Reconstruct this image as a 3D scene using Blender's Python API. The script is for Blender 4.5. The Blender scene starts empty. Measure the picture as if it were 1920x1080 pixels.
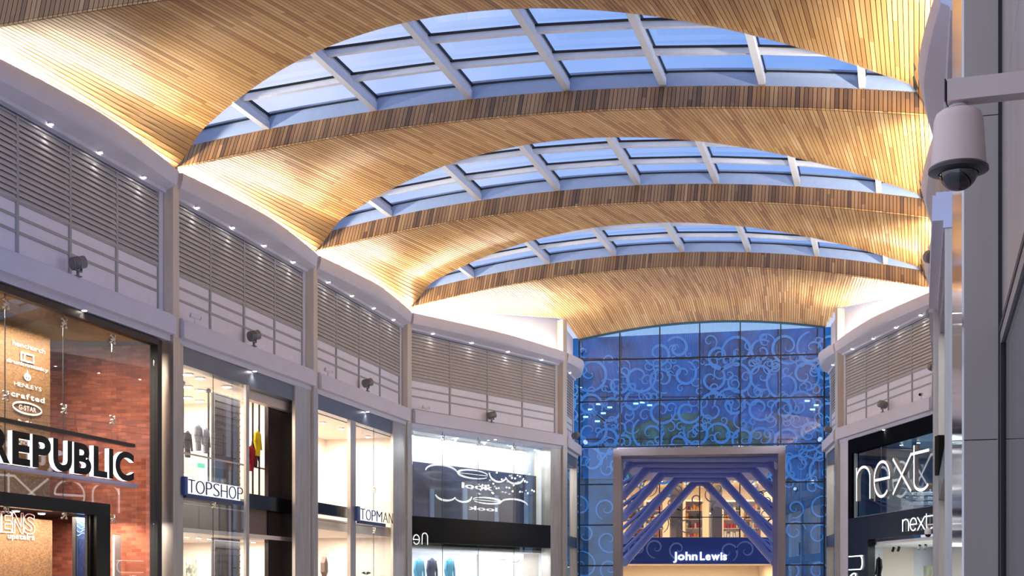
import bpy, bmesh, math, random
from mathutils import Vector, Matrix
random.seed(7)
PI = math.pi
C = bpy.context.scene.collection
scn = bpy.context.scene
# ------------------------------------------------------------------ camera, sky, exposure
FPX = 2600.0; CAMZ = 1.6; HY = 1110.0; CX = 960.0
cd = bpy.data.cameras.new('camera'); cam = bpy.data.objects.new('camera', cd); C.objects.link(cam)
cam.location = (0, 0, CAMZ); cam.rotation_euler = (PI/2, 0, 0)
cd.sensor_width = 36; cd.lens = 36*FPX/1920; cd.shift_y = (HY-540)/1920
cd.clip_start = 0.05; cd.clip_end = 500
scn.camera = cam
vs = scn.view_settings
vs.view_transform = 'Standard'; vs.look = 'None'; vs.gamma = 1; vs.use_curve_mapping = False
vs.exposure = 0.0
cy = scn.cycles
cy.max_bounces = 8; cy.diffuse_bounces = 4; cy.glossy_bounces = 4; cy.transmission_bounces = 6
cy.transparent_max_bounces = 12; cy.caustics_reflective = False; cy.caustics_refractive = False
cy.sample_clamp_indirect = 4.0; cy.use_denoising = True

def build_world():
    w = bpy.data.worlds.new('dusk_sky'); scn.world = w; w.use_nodes = True
    nt = w.node_tree; N = nt.nodes; L = nt.links
    for n in list(N): N.remove(n)
    out = N.new('ShaderNodeOutputWorld'); bg = N.new('ShaderNodeBackground'); L.new(bg.outputs[0], out.inputs[0])
    tc = N.new('ShaderNodeTexCoord'); sx = N.new('ShaderNodeSeparateXYZ'); L.new(tc.outputs['Generated'], sx.inputs[0])
    mr = N.new('ShaderNodeMapRange'); mr.inputs[1].default_value = -0.22; mr.inputs[2].default_value = 0.26
    L.new(sx.outputs[0], mr.inputs[0])
    no = N.new('ShaderNodeTexNoise'); no.inputs['Scale'].default_value = 5; no.inputs['Detail'].default_value = 4
    L.new(tc.outputs['Generated'], no.inputs['Vector'])
    ad = N.new('ShaderNodeMath'); ad.operation = 'MULTIPLY_ADD'; ad.inputs[1].default_value = 1.0
    L.new(no.outputs['Fac'], ad.inputs[0]); 
    s2 = N.new('ShaderNodeMath'); s2.operation = 'SUBTRACT'; s2.inputs[1].default_value = 0.5; L.new(mr.outputs[0], s2.inputs[0]); L.new(s2.outputs[0], ad.inputs[2])
    cr = N.new('ShaderNodeValToRGB'); L.new(ad.outputs[0], cr.inputs[0])
    cr.color_ramp.elements[0].color = (0.74, 0.79, 1.0, 1); cr.color_ramp.elements[0].position = 0.1
    cr.color_ramp.elements[1].color = (0.19, 0.37, 0.86, 1); cr.color_ramp.elements[1].position = 0.95
    e = cr.color_ramp.elements.new(0.5); e.color = (0.36, 0.52, 0.94, 1)
    hz = N.new('ShaderNodeMapRange'); hz.inputs[1].default_value = 0.195; hz.inputs[2].default_value = 0.235; hz.inputs[3].default_value = 0.8; hz.inputs[4].default_value = 0.0
    L.new(sx.outputs[2], hz.inputs[0]); mx = N.new('ShaderNodeMix'); mx.data_type = 'RGBA'; L.new(hz.outputs[0], mx.inputs[0]); L.new(cr.outputs[0], mx.inputs[6]); mx.inputs[7].default_value = (0.66, 0.67, 0.84, 1)
    L.new(mx.outputs[2], bg.inputs[0]); bg.inputs[1].default_value = 1.12
build_world()

# ------------------------------------------------------------------ helpers
def lin(r, g, b):
    f = lambda c: (c/255/12.92) if c/255 <= 0.04045 else ((c/255+0.055)/1.055)**2.4
    return (f(r), f(g), f(b), 1)
MATS = {}
def mat(name, col, rough=0.5, metal=0.0, emit=None, es=0.0, noise=0.0, nscale=8.0, spec=0.5, bump=0.0, stretch=None):
    if name in MATS: return MATS[name]
    m = bpy.data.materials.new(name); m.use_nodes = True; nt = m.node_tree
    b = nt.nodes['Principled BSDF']
    b.inputs['Base Color'].default_value = col; b.inputs['Roughness'].default_value = rough
    b.inputs['Metallic'].default_value = metal; b.inputs['Specular IOR Level'].default_value = spec
    if emit: b.inputs['Emission Color'].default_value = emit; b.inputs['Emission Strength'].default_value = es
    tc = nt.nodes.new('ShaderNodeTexCoord'); n = nt.nodes.new('ShaderNodeTexNoise'); n.inputs['Scale'].default_value = nscale
    n.inputs['Detail'].default_value = 3
    src = tc.outputs['Object']
    if stretch:
        mp = nt.nodes.new('ShaderNodeMapping'); mp.inputs['Scale'].default_value = stretch
        nt.links.new(src, mp.inputs[0]); src = mp.outputs[0]
    nt.links.new(src, n.inputs['Vector'])
    if noise > 0:
        r = nt.nodes.new('ShaderNodeValToRGB'); nt.links.new(n.outputs['Fac'], r.inputs[0])
        c0 = tuple(max(0, c*(1-noise)) for c in col[:3])+(1,); c1 = tuple(min(1, c*(1+noise)) for c in col[:3])+(1,)
        r.color_ramp.elements[0].position = 0.3; r.color_ramp.elements[1].position = 0.7
        r.color_ramp.elements[0].color = c0; r.color_ramp.elements[1].color = c1
        nt.links.new(r.outputs[0], b.inputs['Base Color'])
    if bump > 0:
        bp = nt.nodes.new('ShaderNodeBump'); bp.inputs['Strength'].default_value = bump; bp.inputs['Distance'].default_value = 0.02
        nt.links.new(n.outputs['Fac'], bp.inputs['Height']); nt.links.new(bp.outputs[0], b.inputs['Normal'])
    MATS[name] = m; return m
def glass(name, tint=(1, 1, 1, 1), refl=0.08, rough=0.0, gtint=(1,1,1,1)):
    if name in MATS: return MATS[name]
    m = bpy.data.materials.new(name); m.use_nodes = True; nt = m.node_tree; N = nt.nodes; L = nt.links
    N.remove(N['Principled BSDF']); out = N['Material Output']
    t = N.new('ShaderNodeBsdfTransparent'); t.inputs[0].default_value = tint
    g = N.new('ShaderNodeBsdfGlossy'); g.inputs['Roughness'].default_value = rough; g.inputs[0].default_value = gtint
    f = N.new('ShaderNodeLayerWeight'); f.inputs[0].default_value = 0.25
    mr = N.new('ShaderNodeMapRange'); mr.inputs[3].default_value = refl; mr.inputs[4].default_value = min(1, refl+0.5)
    pw = N.new('ShaderNodeMath'); pw.operation = 'POWER'; pw.inputs[1].default_value = 2.5
    L.new(f.outputs['Facing'], pw.inputs[0]); L.new(pw.outputs[0], mr.inputs[0])
    mx = N.new('ShaderNodeMixShader'); L.new(mr.outputs[0], mx.inputs[0]); L.new(t.outputs[0], mx.inputs[1]); L.new(g.outputs[0], mx.inputs[2])
    L.new(mx.outputs[0], out.inputs[0]); MATS[name] = m; return m
def wood_mat(name, cols, rough=0.45):
    m = bpy.data.materials.new(name); m.use_nodes = True; nt = m.node_tree; N = nt.nodes; L = nt.links
    b = N['Principled BSDF']; b.inputs['Roughness'].default_value = rough; b.inputs['Specular IOR Level'].default_value = 0.35
    uv = N.new('ShaderNodeUVMap'); sp = N.new('ShaderNodeSeparateXYZ'); L.new(uv.outputs[0], sp.inputs[0])
    fu = N.new('ShaderNodeMath'); fu.operation = 'FLOOR'; L.new(sp.outputs[0], fu.inputs[0])
    wn = N.new('ShaderNodeTexWhiteNoise'); wn.noise_dimensions = '1D'; L.new(fu.outputs[0], wn.inputs['W'])
    ad = N.new('ShaderNodeMath'); ad.operation = 'MULTIPLY_ADD'; ad.inputs[1].default_value = 7.0
    L.new(wn.outputs['Value'], ad.inputs[0]); L.new(sp.outputs[1], ad.inputs[2])
    dv = N.new('ShaderNodeMath'); dv.operation = 'DIVIDE'; dv.inputs[1].default_value = 2.8; L.new(ad.outputs[0], dv.inputs[0])
    fv = N.new('ShaderNodeMath'); fv.operation = 'FLOOR'; L.new(dv.outputs[0], fv.inputs[0])
    cb = N.new('ShaderNodeCombineXYZ'); L.new(fu.outputs[0], cb.inputs[0]); L.new(fv.outputs[0], cb.inputs[1])
    w2 = N.new('ShaderNodeTexWhiteNoise'); w2.noise_dimensions = '2D'; L.new(cb.outputs[0], w2.inputs['Vector'])
    cr = N.new('ShaderNodeValToRGB'); L.new(w2.outputs['Value'], cr.inputs[0])
    el = cr.color_ramp.elements; el[0].color = cols[0]; el[1].color = cols[-1]
    for i, c in enumerate(cols[1:-1]): e = el.new((i+1)/(len(cols)-1)); e.color = c
    mp = N.new('ShaderNodeMapping'); mp.inputs['Scale'].default_value = (6, 0.8, 1); L.new(uv.outputs[0], mp.inputs[0])
    no = N.new('ShaderNodeTexNoise'); no.inputs['Scale'].default_value = 2.2; no.inputs['Detail'].default_value = 5; L.new(mp.outputs[0], no.inputs['Vector'])
    mr = N.new('ShaderNodeMapRange'); mr.inputs[3].default_value = 0.75; mr.inputs[4].default_value = 1.25; L.new(no.outputs['Fac'], mr.inputs[0])
    mu = N.new('ShaderNodeMix'); mu.data_type = 'RGBA'; mu.blend_type = 'MULTIPLY'; mu.inputs[0].default_value = 1
    L.new(cr.outputs[0], mu.inputs[6]); L.new(mr.outputs[0], mu.inputs[7]); L.new(mu.outputs[2], b.inputs['Base Color'])
    MATS[name] = m; return m
def brick_mat():
    m = bpy.data.materials.new('red_brick'); m.use_nodes = True; nt = m.node_tree; N = nt.nodes; L = nt.links
    b = N['Principled BSDF']; b.inputs['Roughness'].default_value = 0.8
    tc = N.new('ShaderNodeTexCoord'); sp = N.new('ShaderNodeSeparateXYZ'); L.new(tc.outputs['Object'], sp.inputs[0])
    xy = N.new('ShaderNodeMath'); xy.operation = 'ADD'; L.new(sp.outputs[0], xy.inputs[0]); L.new(sp.outputs[1], xy.inputs[1])
    cb = N.new('ShaderNodeCombineXYZ'); L.new(xy.outputs[0], cb.inputs[0]); L.new(sp.outputs[2], cb.inputs[1])
    br = N.new('ShaderNodeTexBrick'); L.new(cb.outputs[0], br.inputs[0])
    br.inputs['Scale'].default_value = 1; br.inputs['Brick Width'].default_value = 0.23; br.inputs['Row Height'].default_value = 0.078
    br.inputs['Mortar Size'].default_value = 0.008; br.inputs['Color1'].default_value = lin(214, 116, 82); br.inputs['Color2'].default_value = lin(160, 74, 52)
    br.inputs['Mortar'].default_value = lin(150, 104, 88); br.inputs['Bias'].default_value = 0.0
    no = N.new('ShaderNodeTexNoise'); no.inputs['Scale'].default_value = 3; L.new(cb.outputs[0], no.inputs['Vector'])
    mr = N.new('ShaderNodeMapRange'); mr.inputs[3].default_value = 0.6; mr.inputs[4].default_value = 1.35; L.new(no.outputs['Fac'], mr.inputs[0])
    mu = N.new('ShaderNodeMix'); mu.data_type = 'RGBA'; mu.blend_type = 'MULTIPLY'; mu.inputs[0].default_value = 1
    L.new(br.outputs[0], mu.inputs[6]); L.new(mr.outputs[0], mu.inputs[7]); L.new(mu.outputs[2], b.inputs['Base Color'])
    MATS['brick'] = m; return m

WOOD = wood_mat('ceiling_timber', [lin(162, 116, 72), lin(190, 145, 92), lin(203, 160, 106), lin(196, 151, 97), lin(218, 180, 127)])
WOODF = wood_mat('fascia_timber', [lin(104, 78, 58), lin(150, 112, 76), lin(172, 130, 90), lin(134, 98, 68), lin(184, 144, 100)])  # the ceiling timber again, its unlit look put into darker colours
BRICK = brick_mat()
DARKGAP = mat('ceiling_void_black', lin(36, 27, 20), 0.9)
WHITE = mat('white_render', lin(208, 208, 226), 0.75, noise=0.03, nscale=2)
PANEL = mat('white_infill_panel', lin(232, 230, 244), 0.45, noise=0.03, nscale=3)
FRAME = mat('grey_aluminium_frame', lin(158, 162, 168), 0.4, 0.2, noise=0.05)
SLATM = mat('grey_louvre_blade', lin(176, 174, 178), 0.5, noise=0.05, nscale=5)
BACKL = mat('dark_louvre_void', lin(28, 28, 30), 0.9)
STEEL = mat('brushed_stainless_steel', lin(196, 190, 182), 0.34, 0.7, noise=0.12, nscale=2.5, stretch=(3, 3, 0.35))
POLISH = mat('polished_stainless_steel', lin(205, 205, 210), 0.08, 1.0, noise=0.04, nscale=1)
NEARST = mat('satin_steel_cladding', lin(172, 164, 160), 0.36, 0.35, noise=0.1, nscale=1.5, stretch=(2, 2, 0.3))
FASC = mat('grey_steel_fascia', lin(110, 118, 132), 0.35, 0.5, noise=0.08, nscale=1.5)
BLACK = mat('black_gloss_panel', lin(6, 6, 8), 0.22, noise=0.2, spec=.25)
BLKM = mat('black_powder_coat', lin(26, 24, 26), 0.5, noise=0.15)
ALUW = mat('white_painted_steel', lin(220, 222, 230), 0.45, noise=0.03)
UPST = mat('pale_blue_upstand', lin(150, 168, 200), 0.6, noise=0.04)
GASK = mat('black_gasket', lin(20, 22, 30), 0.6)
GLS = glass('clear_shop_glass', (0.96, 0.98, 0.97, 1), 0.06)
SKYG = glass('skylight_glass', (0.95, 0.97, 1, 1), 0.05)
MALLG = glass('tinted_curtain_glass', (0.66, 0.88, 1.0, 1), 0.09)
FLOORM = mat('cream_floor_tile', lin(190, 186, 182), 0.25, noise=0.08, nscale=1.2)
LAMP = mat('lamp_lens', (1, 1, 1, 1), 0.3, emit=(1, 0.9, 0.78, 1), es=40)
LAMPC = mat('cool_lamp_lens', (1, 1, 1, 1), 0.3, emit=(0.92, 0.96, 1, 1), es=30)
LITW = mat('white_lit_letter', (1, 1, 1, 1), 0.3, emit=(0.93, 0.95, 1, 1), es=1.6)
LITEDGE = mat('lit_letter_edge', (1, 1, 1, 1), 0.3, emit=(0.88, 0.9, 1, 1), es=1.1)
INW = mat('warm_white_shop_wall', lin(240, 228, 216), 0.8, noise=0.02, nscale=2)
INC = mat('cool_white_shop_wall', lin(240, 243, 248), 0.8, noise=0.02, nscale=2)

class MB:
    def __init__(s): s.v = []; s.f = []; s.mi = []; s.uv = {}
    def add(s, vs, fs, mi=0, uvs=None):
        o = len(s.v); s.v += [tuple(v) for v in vs]
        for k, f in enumerate(fs):
            if uvs is not None: s.uv[len(s.f)] = [uvs[i] for i in f]
            s.f.append(tuple(i+o for i in f)); s.mi.append(mi)
        return s
    def box(s, x0, x1, y0, y1, z0, z1, mi=0):
        v = [(x, y, z) for z in (z0, z1) for y in (y0, y1) for x in (x0, x1)]
        return s.add(v, [(0,2,3,1),(4,5,7,6),(0,1,5,4),(2,6,7,3),(0,4,6,2),(1,3,7,5)], mi)
    def hexa(s, b, t, mi=0):
        return s.add(list(b)+list(t), [(3,2,1,0),(4,5,6,7),(0,1,5,4),(1,2,6,5),(2,3,7,6),(3,0,4,7)], mi)
    def bar(s, p, q, w, h, mi=0, up=(0,0,1)):
        p = Vector(p); q = Vector(q); d = (q-p).normalized(); up = Vector(up)
        sd = d.cross(up).normalized(); u = sd.cross(d).normalized()
        o = [(-w/2, -h/2), (w/2, -h/2), (w/2, h/2), (-w/2, h/2)]
        return s.hexa([p+sd*a+u*b for a, b in o], [q+sd*a+u*b for a, b in o], mi)
    def cyl(s, p, q, r0, r1=None, n=16, mi=0, caps=True):
        r1 = r0 if r1 is None else r1
        p = Vector(p); q = Vector(q); d = (q-p).normalized()
        a = Vector((0,0,1)) if abs(d.z) < 0.9 else Vector((1,0,0))
        u = d.cross(a).normalized(); w = d.cross(u)
        R = lambda c, r: [c+(u*math.cos(2*PI*i/n)+w*math.sin(2*PI*i/n))*r for i in range(n)]
        fs = [((i+1)%n, i, n+i, n+(i+1)%n) for i in range(n)]
        if caps: fs += [tuple(range(n)), tuple(range(2*n-1, n-1, -1))]
        return s.add(R(p, r0)+R(q, r1), fs, mi)
    def lathe(s, prof, cx=0, cy=0, n=24, mi=0):
        vs = []; fs = []
        for (r, z) in prof: vs += [(cx+r*math.cos(2*PI*i/n), cy+r*math.sin(2*PI*i/n), z) for i in range(n)]
        for k in range(len(prof)-1):
            for i in range(n): fs.append((k*n+i, k*n+(i+1)%n, (k+1)*n+(i+1)%n, (k+1)*n+i))
        return s.add(vs, fs, mi)
    def prism(s, pts, y0, y1, mi=0, mside=None):      # polygon in the xz plane, thickness along y
        n = len(pts)
        s.add([(x, y0, z) for x, z in pts]+[(x, y1, z) for x, z in pts], [tuple(range(n)), tuple(range(2*n-1, n-1, -1))], mi)
        s.add([(x, y0, z) for x, z in pts]+[(x, y1, z) for x, z in pts], [((i+1)%n, i, n+i, n+(i+1)%n) for i in range(n)], mi if mside is None else mside)
        return s
    def stroke(s, pts, w, y0, y1, mi=0, mside=None, taper=None):   # ribbon along a polyline in the xz plane
        P = [Vector((a, b)) for a, b in pts]; n = len(P); Lf = []; Rt = []
        for i in range(n):
            d = (P[min(i+1, n-1)]-P[max(i-1, 0)])
            d = d.normalized() if d.length > 1e-6 else Vector((1, 0))
            nn = Vector((-d.y, d.x)); ww = w*(taper(i/(n-1)) if taper else 1)/2
            Lf.append(P[i]+nn*ww); Rt.append(P[i]-nn*ww)
        ms = mi if mside is None else mside
        for i in range(n-1):
            a, b, c_, d_ = Lf[i], Rt[i], Rt[i+1], Lf[i+1]
            f = [(p.x, y0, p.y) for p in (a, b, c_, d_)]; g = [(p.x, y1, p.y) for p in (a, b, c_, d_)]
            s.add(f, [(0, 1, 2, 3)], mi)
            s.add(g, [(3, 2, 1, 0)], mi)
            s.add(f+g, [(0, 3, 7, 4), (1, 5, 6, 2)]+([(0, 4, 5, 1)] if i == 0 else [])+([(3, 2, 6, 7)] if i == n-2 else []), ms)
        return s
    def sphere(s, c, r, n=12, sc=(1,1,1), mi=0, lo=0, hi=PI):
        m = n//2; vs = []; fs = []
        for j in range(m+1):
            a = lo+(hi-lo)*j/m
            vs += [(c[0]+sc[0]*r*math.sin(a)*math.cos(2*PI*i/n), c[1]+sc[1]*r*math.sin(a)*math.sin(2*PI*i/n), c[2]+sc[2]*r*math.cos(a)) for i in range(n)]
        for j in range(m):
            for i in range(n): fs.append((j*n+i, (j+1)*n+i, (j+1)*n+(i+1)%n, j*n+(i+1)%n))
        return s.add(vs, fs, mi)
    def build(s, name, mats, parent=None, smooth=False, loc=None, rot=None, M=None):
        if not isinstance(mats, (list, tuple)): mats = [mats]
        me = bpy.data.meshes.new(name); me.from_pydata(s.v, [], s.f)
        for m in mats: me.materials.append(m)
        me.polygons.foreach_set('material_index', s.mi)
        if s.uv:
            ul = me.uv_layers.new(name='UVMap')
            for p in me.polygons:
                u = s.uv.get(p.index)
                if u:
                    for k, li in enumerate(p.loop_indices): ul.data[li].uv = u[k]
        if smooth:
            me.polygons.foreach_set('use_smooth', [True]*len(me.polygons))
            try: me.set_sharp_from_angle(angle=math.radians(38))
            except Exception: pass
        me.update()
        o = bpy.data.objects.new(name, me); C.objects.link(o)
        if parent: o.parent = parent
        if M is not None: o.matrix_world = M
        if loc is not None: o.location = loc
        if rot is not None: o.rotation_euler = rot
        return o
def tag(o, label=None, cat=None, group=None, kind=None):
    if label: o['label'] = label
    if cat: o['category'] = cat
    if group: o['group'] = group
    if kind: o['kind'] = kind
    return o
def empty(name, M=None, label=None, cat=None, group=None, kind=None, loc=None):
    o = bpy.data.objects.new(name, None); C.objects.link(o); o.empty_display_size = 0.2
    if M is not None: o.matrix_world = M
    if loc is not None: o.location = loc
    return tag(o, label, cat, group, kind)
def struct(mb, name, mats, M=None, **k):
    o = mb.build(name, mats, M=M, **k); o['kind'] = 'structure'; return o
def copy_tree(o, parent=None):
    c = o.copy(); C.objects.link(c); c.parent = parent
    for ch in list(o.children): copy_tree(ch, c)
    return c
def frame(A, B):
    A = Vector(A); B = Vector(B); d = (B-A); L = d.length; d.normalize()
    ang = math.atan2(d.y, d.x)
    return Matrix.Translation((A.x, A.y, 0)) @ Matrix.Rotation(ang, 4, 'Z'), L
def s_at(fr, px, y=0.0):      # distance along a wall plane (offset y into the wall) at which the view line of column px meets it
    M, L = fr; o = M.to_translation(); dx = (M.to_3x3() @ Vector((1, 0, 0))); n = (M.to_3x3() @ Vector((0, 1, 0)))
    o = o+n*y; k = (px-CX)/FPX     # (o.x+s dx.x) = k (o.y+s dx.y)
    return (k*o.y-o.x)/(dx.x-k*dx.y)
def z_at(fr, px, py, y=0.0):
    s = s_at(fr, px, y); M = fr[0]; p = M @ Vector((s, y, 0)); return CAMZ+(HY-py)*p.y/FPX
def TT(M, x, y, z, rz=0): return M @ Matrix.Translation((x, y, z)) @ Matrix.Rotation(rz, 4, 'Z')
def area(name, M, sx, sy, power, col=(1, 1, 1), spread=PI):
    l = bpy.data.lights.new(name, 'AREA'); l.shape = 'RECTANGLE'; l.size = sx; l.size_y = sy; l.energy = power; l.color = col[:3]; l.spread = spread
    o = bpy.data.objects.new(name, l); C.objects.link(o); o.matrix_world = M; return o
def spot(name, M, power, col=(1, 1, 1), ang=80, rad=0.04):
    l = bpy.data.lights.new(name, 'SPOT'); l.energy = power; l.color = col[:3]; l.spot_size = math.radians(ang); l.spot_blend = 0.6; l.shadow_soft_size = rad
    o = bpy.data.objects.new(name, l); C.objects.link(o); o.matrix_world = M; return o

TXT = {}
def glyph(ch, bold=0.0):
    key = (ch, bold)
    if key in TXT: return TXT[key]
    cu = bpy.data.curves.new('g', 'FONT'); cu.body = ch; cu.size = 1; cu.offset = bold; cu.resolution_u = 5
    o = bpy.data.objects.new('g', cu); C.objects.link(o)
    dg = bpy.context.evaluated_depsgraph_get(); me = bpy.data.meshes.new_from_object(o.evaluated_get(dg))
    vs = [(v.co.x, v.co.y) for v in me.vertices]; fs = [tuple(p.vertices) for p in me.polygons]
    ec = {}
    for f in fs:
        for i in range(len(f)):
            a, b = f[i], f[(i+1) % len(f)]; ec.setdefault((min(a, b), max(a, b)), []).append((a, b))
    be = [e[0] for e in ec.values() if len(e) == 1]
    bpy.data.objects.remove(o); bpy.data.curves.remove(cu); bpy.data.meshes.remove(me)
    TXT[key] = (vs, fs, be); return TXT[key]
def put_glyph(mb, ch, x0, x1, z0, z1, y0, y1, mi=0, ms=0, bold=0.0):   # glyph scaled into a box; front face at y0
    vs, fs, be = glyph(ch, bold)
    ax = min(v[0] for v in vs); bx = max(v[0] for v in vs); az = min(v[1] for v in vs); bz = max(v[1] for v in vs)
    T = [(x0+(v[0]-ax)/(bx-ax)*(x1-x0), z0+(v[1]-az)/(bz-az)*(z1-z0)) for v in vs]
    mb.add([(x, y0, z) for x, z in T], fs, mi)
    if abs(y1-y0) > 1e-4:
        mb.add([(x, y1, z) for x, z in T], [tuple(reversed(f)) for f in fs], mi)
        n = len(T); mb.add([(x, y0, z) for x, z in T]+[(x, y1, z) for x, z in T], [(b, a, a+n, b+n) for a, b in be], ms)
def word(mb, txt, x0, x1, z, h, y0, y1, mi=0, ms=0, bold=0.0):   # one line of type: cap height h on baseline z, stretched to x0..x1
    adv = []; x = 0
    for ch in txt:
        if ch == ' ': x += 0.32; continue
        vs, fs, be = glyph(ch, bold)
        a = min(v[0] for v in vs); b = max(v[0] for v in vs); adv.append((ch, x, x+b-a, min(v[1] for v in vs), max(v[1] for v in vs))); x += b-a+0.09
    tot = x-0.09; k = (x1-x0)/tot; kh = h/0.7
    for ch, a, b, lo, hi in adv: put_glyph(mb, ch, x0+a*k, x0+b*k, z+lo*kh, z+hi*kh, y0, y1, mi, ms, bold)

# ------------------------------------------------------------------ plan
def V2(x, y): return Vector((x, y))
CL = [V2(-8.8, 21.9), V2(-7.02, 28.76), V2(-5.14, 35.9), V2(-3.25, 43.3), V2(1.88, 50.5), V2(2.6, 54.2)]
CR = [V2(6.1, 19.6), V2(8.0, 26.1), V2(10.2, 33.1), V2(12.3, 40.2), V2(11.4, 48.5), V2(11.9, 52.7)]
AX = V2(0.267, 0.9637)
ARCH = [(8.8, 8.9, .42), (8.77, 8.95, .58), (8.8, 8.88, .80), (8.85, 8.78, .93)]
LMAX = [4.05, 3.8, 3.5]
FH = 0.54
def arch_h(k, t):
    a, b, r = ARCH[k]; return CAMZ+a+(b-a)*t+r*4*t*(1-t)
def Fp(k, t):
    p = CL[k].lerp(CR[k], t); return Vector((p.x, p.y, arch_h(k, t)))
def bl(t):
    e = min(t/.06, (1-t)/.035); e = max(0, min(1, e)); return e*e*(3-2*e)
def Ftop(k, t):
    p = Fp(k, t); return Vector((p.x+AX.x*.3, p.y+AX.y*.3, p.z+(FH if k else 1.0)))
def Rp(k, t):
    p = Ftop(k+1, t); L = LMAX[k]*(4*t*(1-t))**1.15+.3*(1-bl(t)); return Vector((p.x-AX.x*L, p.y-AX.y*L, p.z-FH*(1-bl(t))))
def Sp(k, t, w): return Fp(k, t).lerp(Rp(k, t), w)

def slat_strip(mb, pts0, pts1, u, depth, up):   # a slat between two edge polylines; closed underside plus two sides
    n = len(pts0); acc = 0; vv = []
    for i in range(n):
        if i: acc += (pts0[i]-pts0[i-1]).length
        vv.append(acc)
    verts = []; uvs = []
    for i in range(n):
        verts += [pts0[i], pts1[i], pts0[i]+up*depth, pts1[i]+up*depth]; uvs += [(u+.1, vv[i]), (u+.9, vv[i]), (u+.1, vv[i]), (u+.9, vv[i])]
    fs = []
    for i in range(n-1):
        a = i*4; b = a+4
        fs += [(a, a+1, b+1, b), (a+1, a+3, b+3, b+1), (a+2, a, b, b+2)]
    e = (n-1)*4
    fs += [(0, 2, 3, 1), (e, e+1, e+3, e+2)]
    mb.add(verts, fs, 0, uvs)

def build_ceiling(k):
    W = (CR[k]-CL[k]).length; n = int(W/0.082); mb = MB(); up = Vector((0, 0, 1)); ws = [i/7 for i in range(8)]
    for i in range(n):
        t0 = i/n+0.0004; t1 = (i+1)/n-0.0004
        slat_strip(mb, [Sp(k, t0, w) for w in ws], [Sp(k, t1, w) for w in ws], i, .03, up)
    o = struct(mb, 'ceiling', WOOD)
    bk = MB(); m = 60; off = Vector((0, 0, .035)); thick = Vector((0, 0, .22))
    lo = [[Sp(k, i/m, w)+off for w in ws] for i in range(m+1)]
    sh = Vector((AX.x, AX.y, 0))*.25
    vs = [p for r in lo for p in r]+[p+thick*.6+(sh if j == 0 else Vector((0, 0, 0))) for r in lo for j, p in enumerate(r)]; N_ = len(vs)//2; r = len(ws); fs = []
    for i in range(m):
        for j in range(r-1):
            a = i*r+j; q = (a, a+1, a+r+1, a+r); fs.append(q); fs.append(tuple(x+N_ for x in reversed(q)))
        e = i*r+r-1; fs.append((e+r, e, e+N_, e+r+N_))
    bk.add(vs, fs); bk.build('backing_board', DARKGAP, o)
def build_fascia(k):
    W = (CR[k]-CL[k]).length; n = int(W/0.082); mb = MB(); up = Vector((AX.x, AX.y, 0))
    for i in range(n):
        t0 = i/n+0.0004; t1 = (i+1)/n-0.0004
        slat_strip(mb, [Fp(k, t0), Ftop(k, t0)], [Fp(k, t1), Ftop(k, t1)], i+500*k, .03, up)
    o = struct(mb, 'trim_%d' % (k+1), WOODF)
    bk = MB(); off = up*.035; m = 60; lo = [Fp(k, i/m)+off for i in range(m+1)]; hi = [Ftop(k, i/m)+off for i in range(m+1)]
    bk.add(lo+hi, [(i, i+1, m+2+i, m+1+i) for i in range(m)]); bk.build('backing_board', DARKGAP, o)
for k in range(3): build_ceiling(k)
for k in range(4): build_fascia(k)

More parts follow.
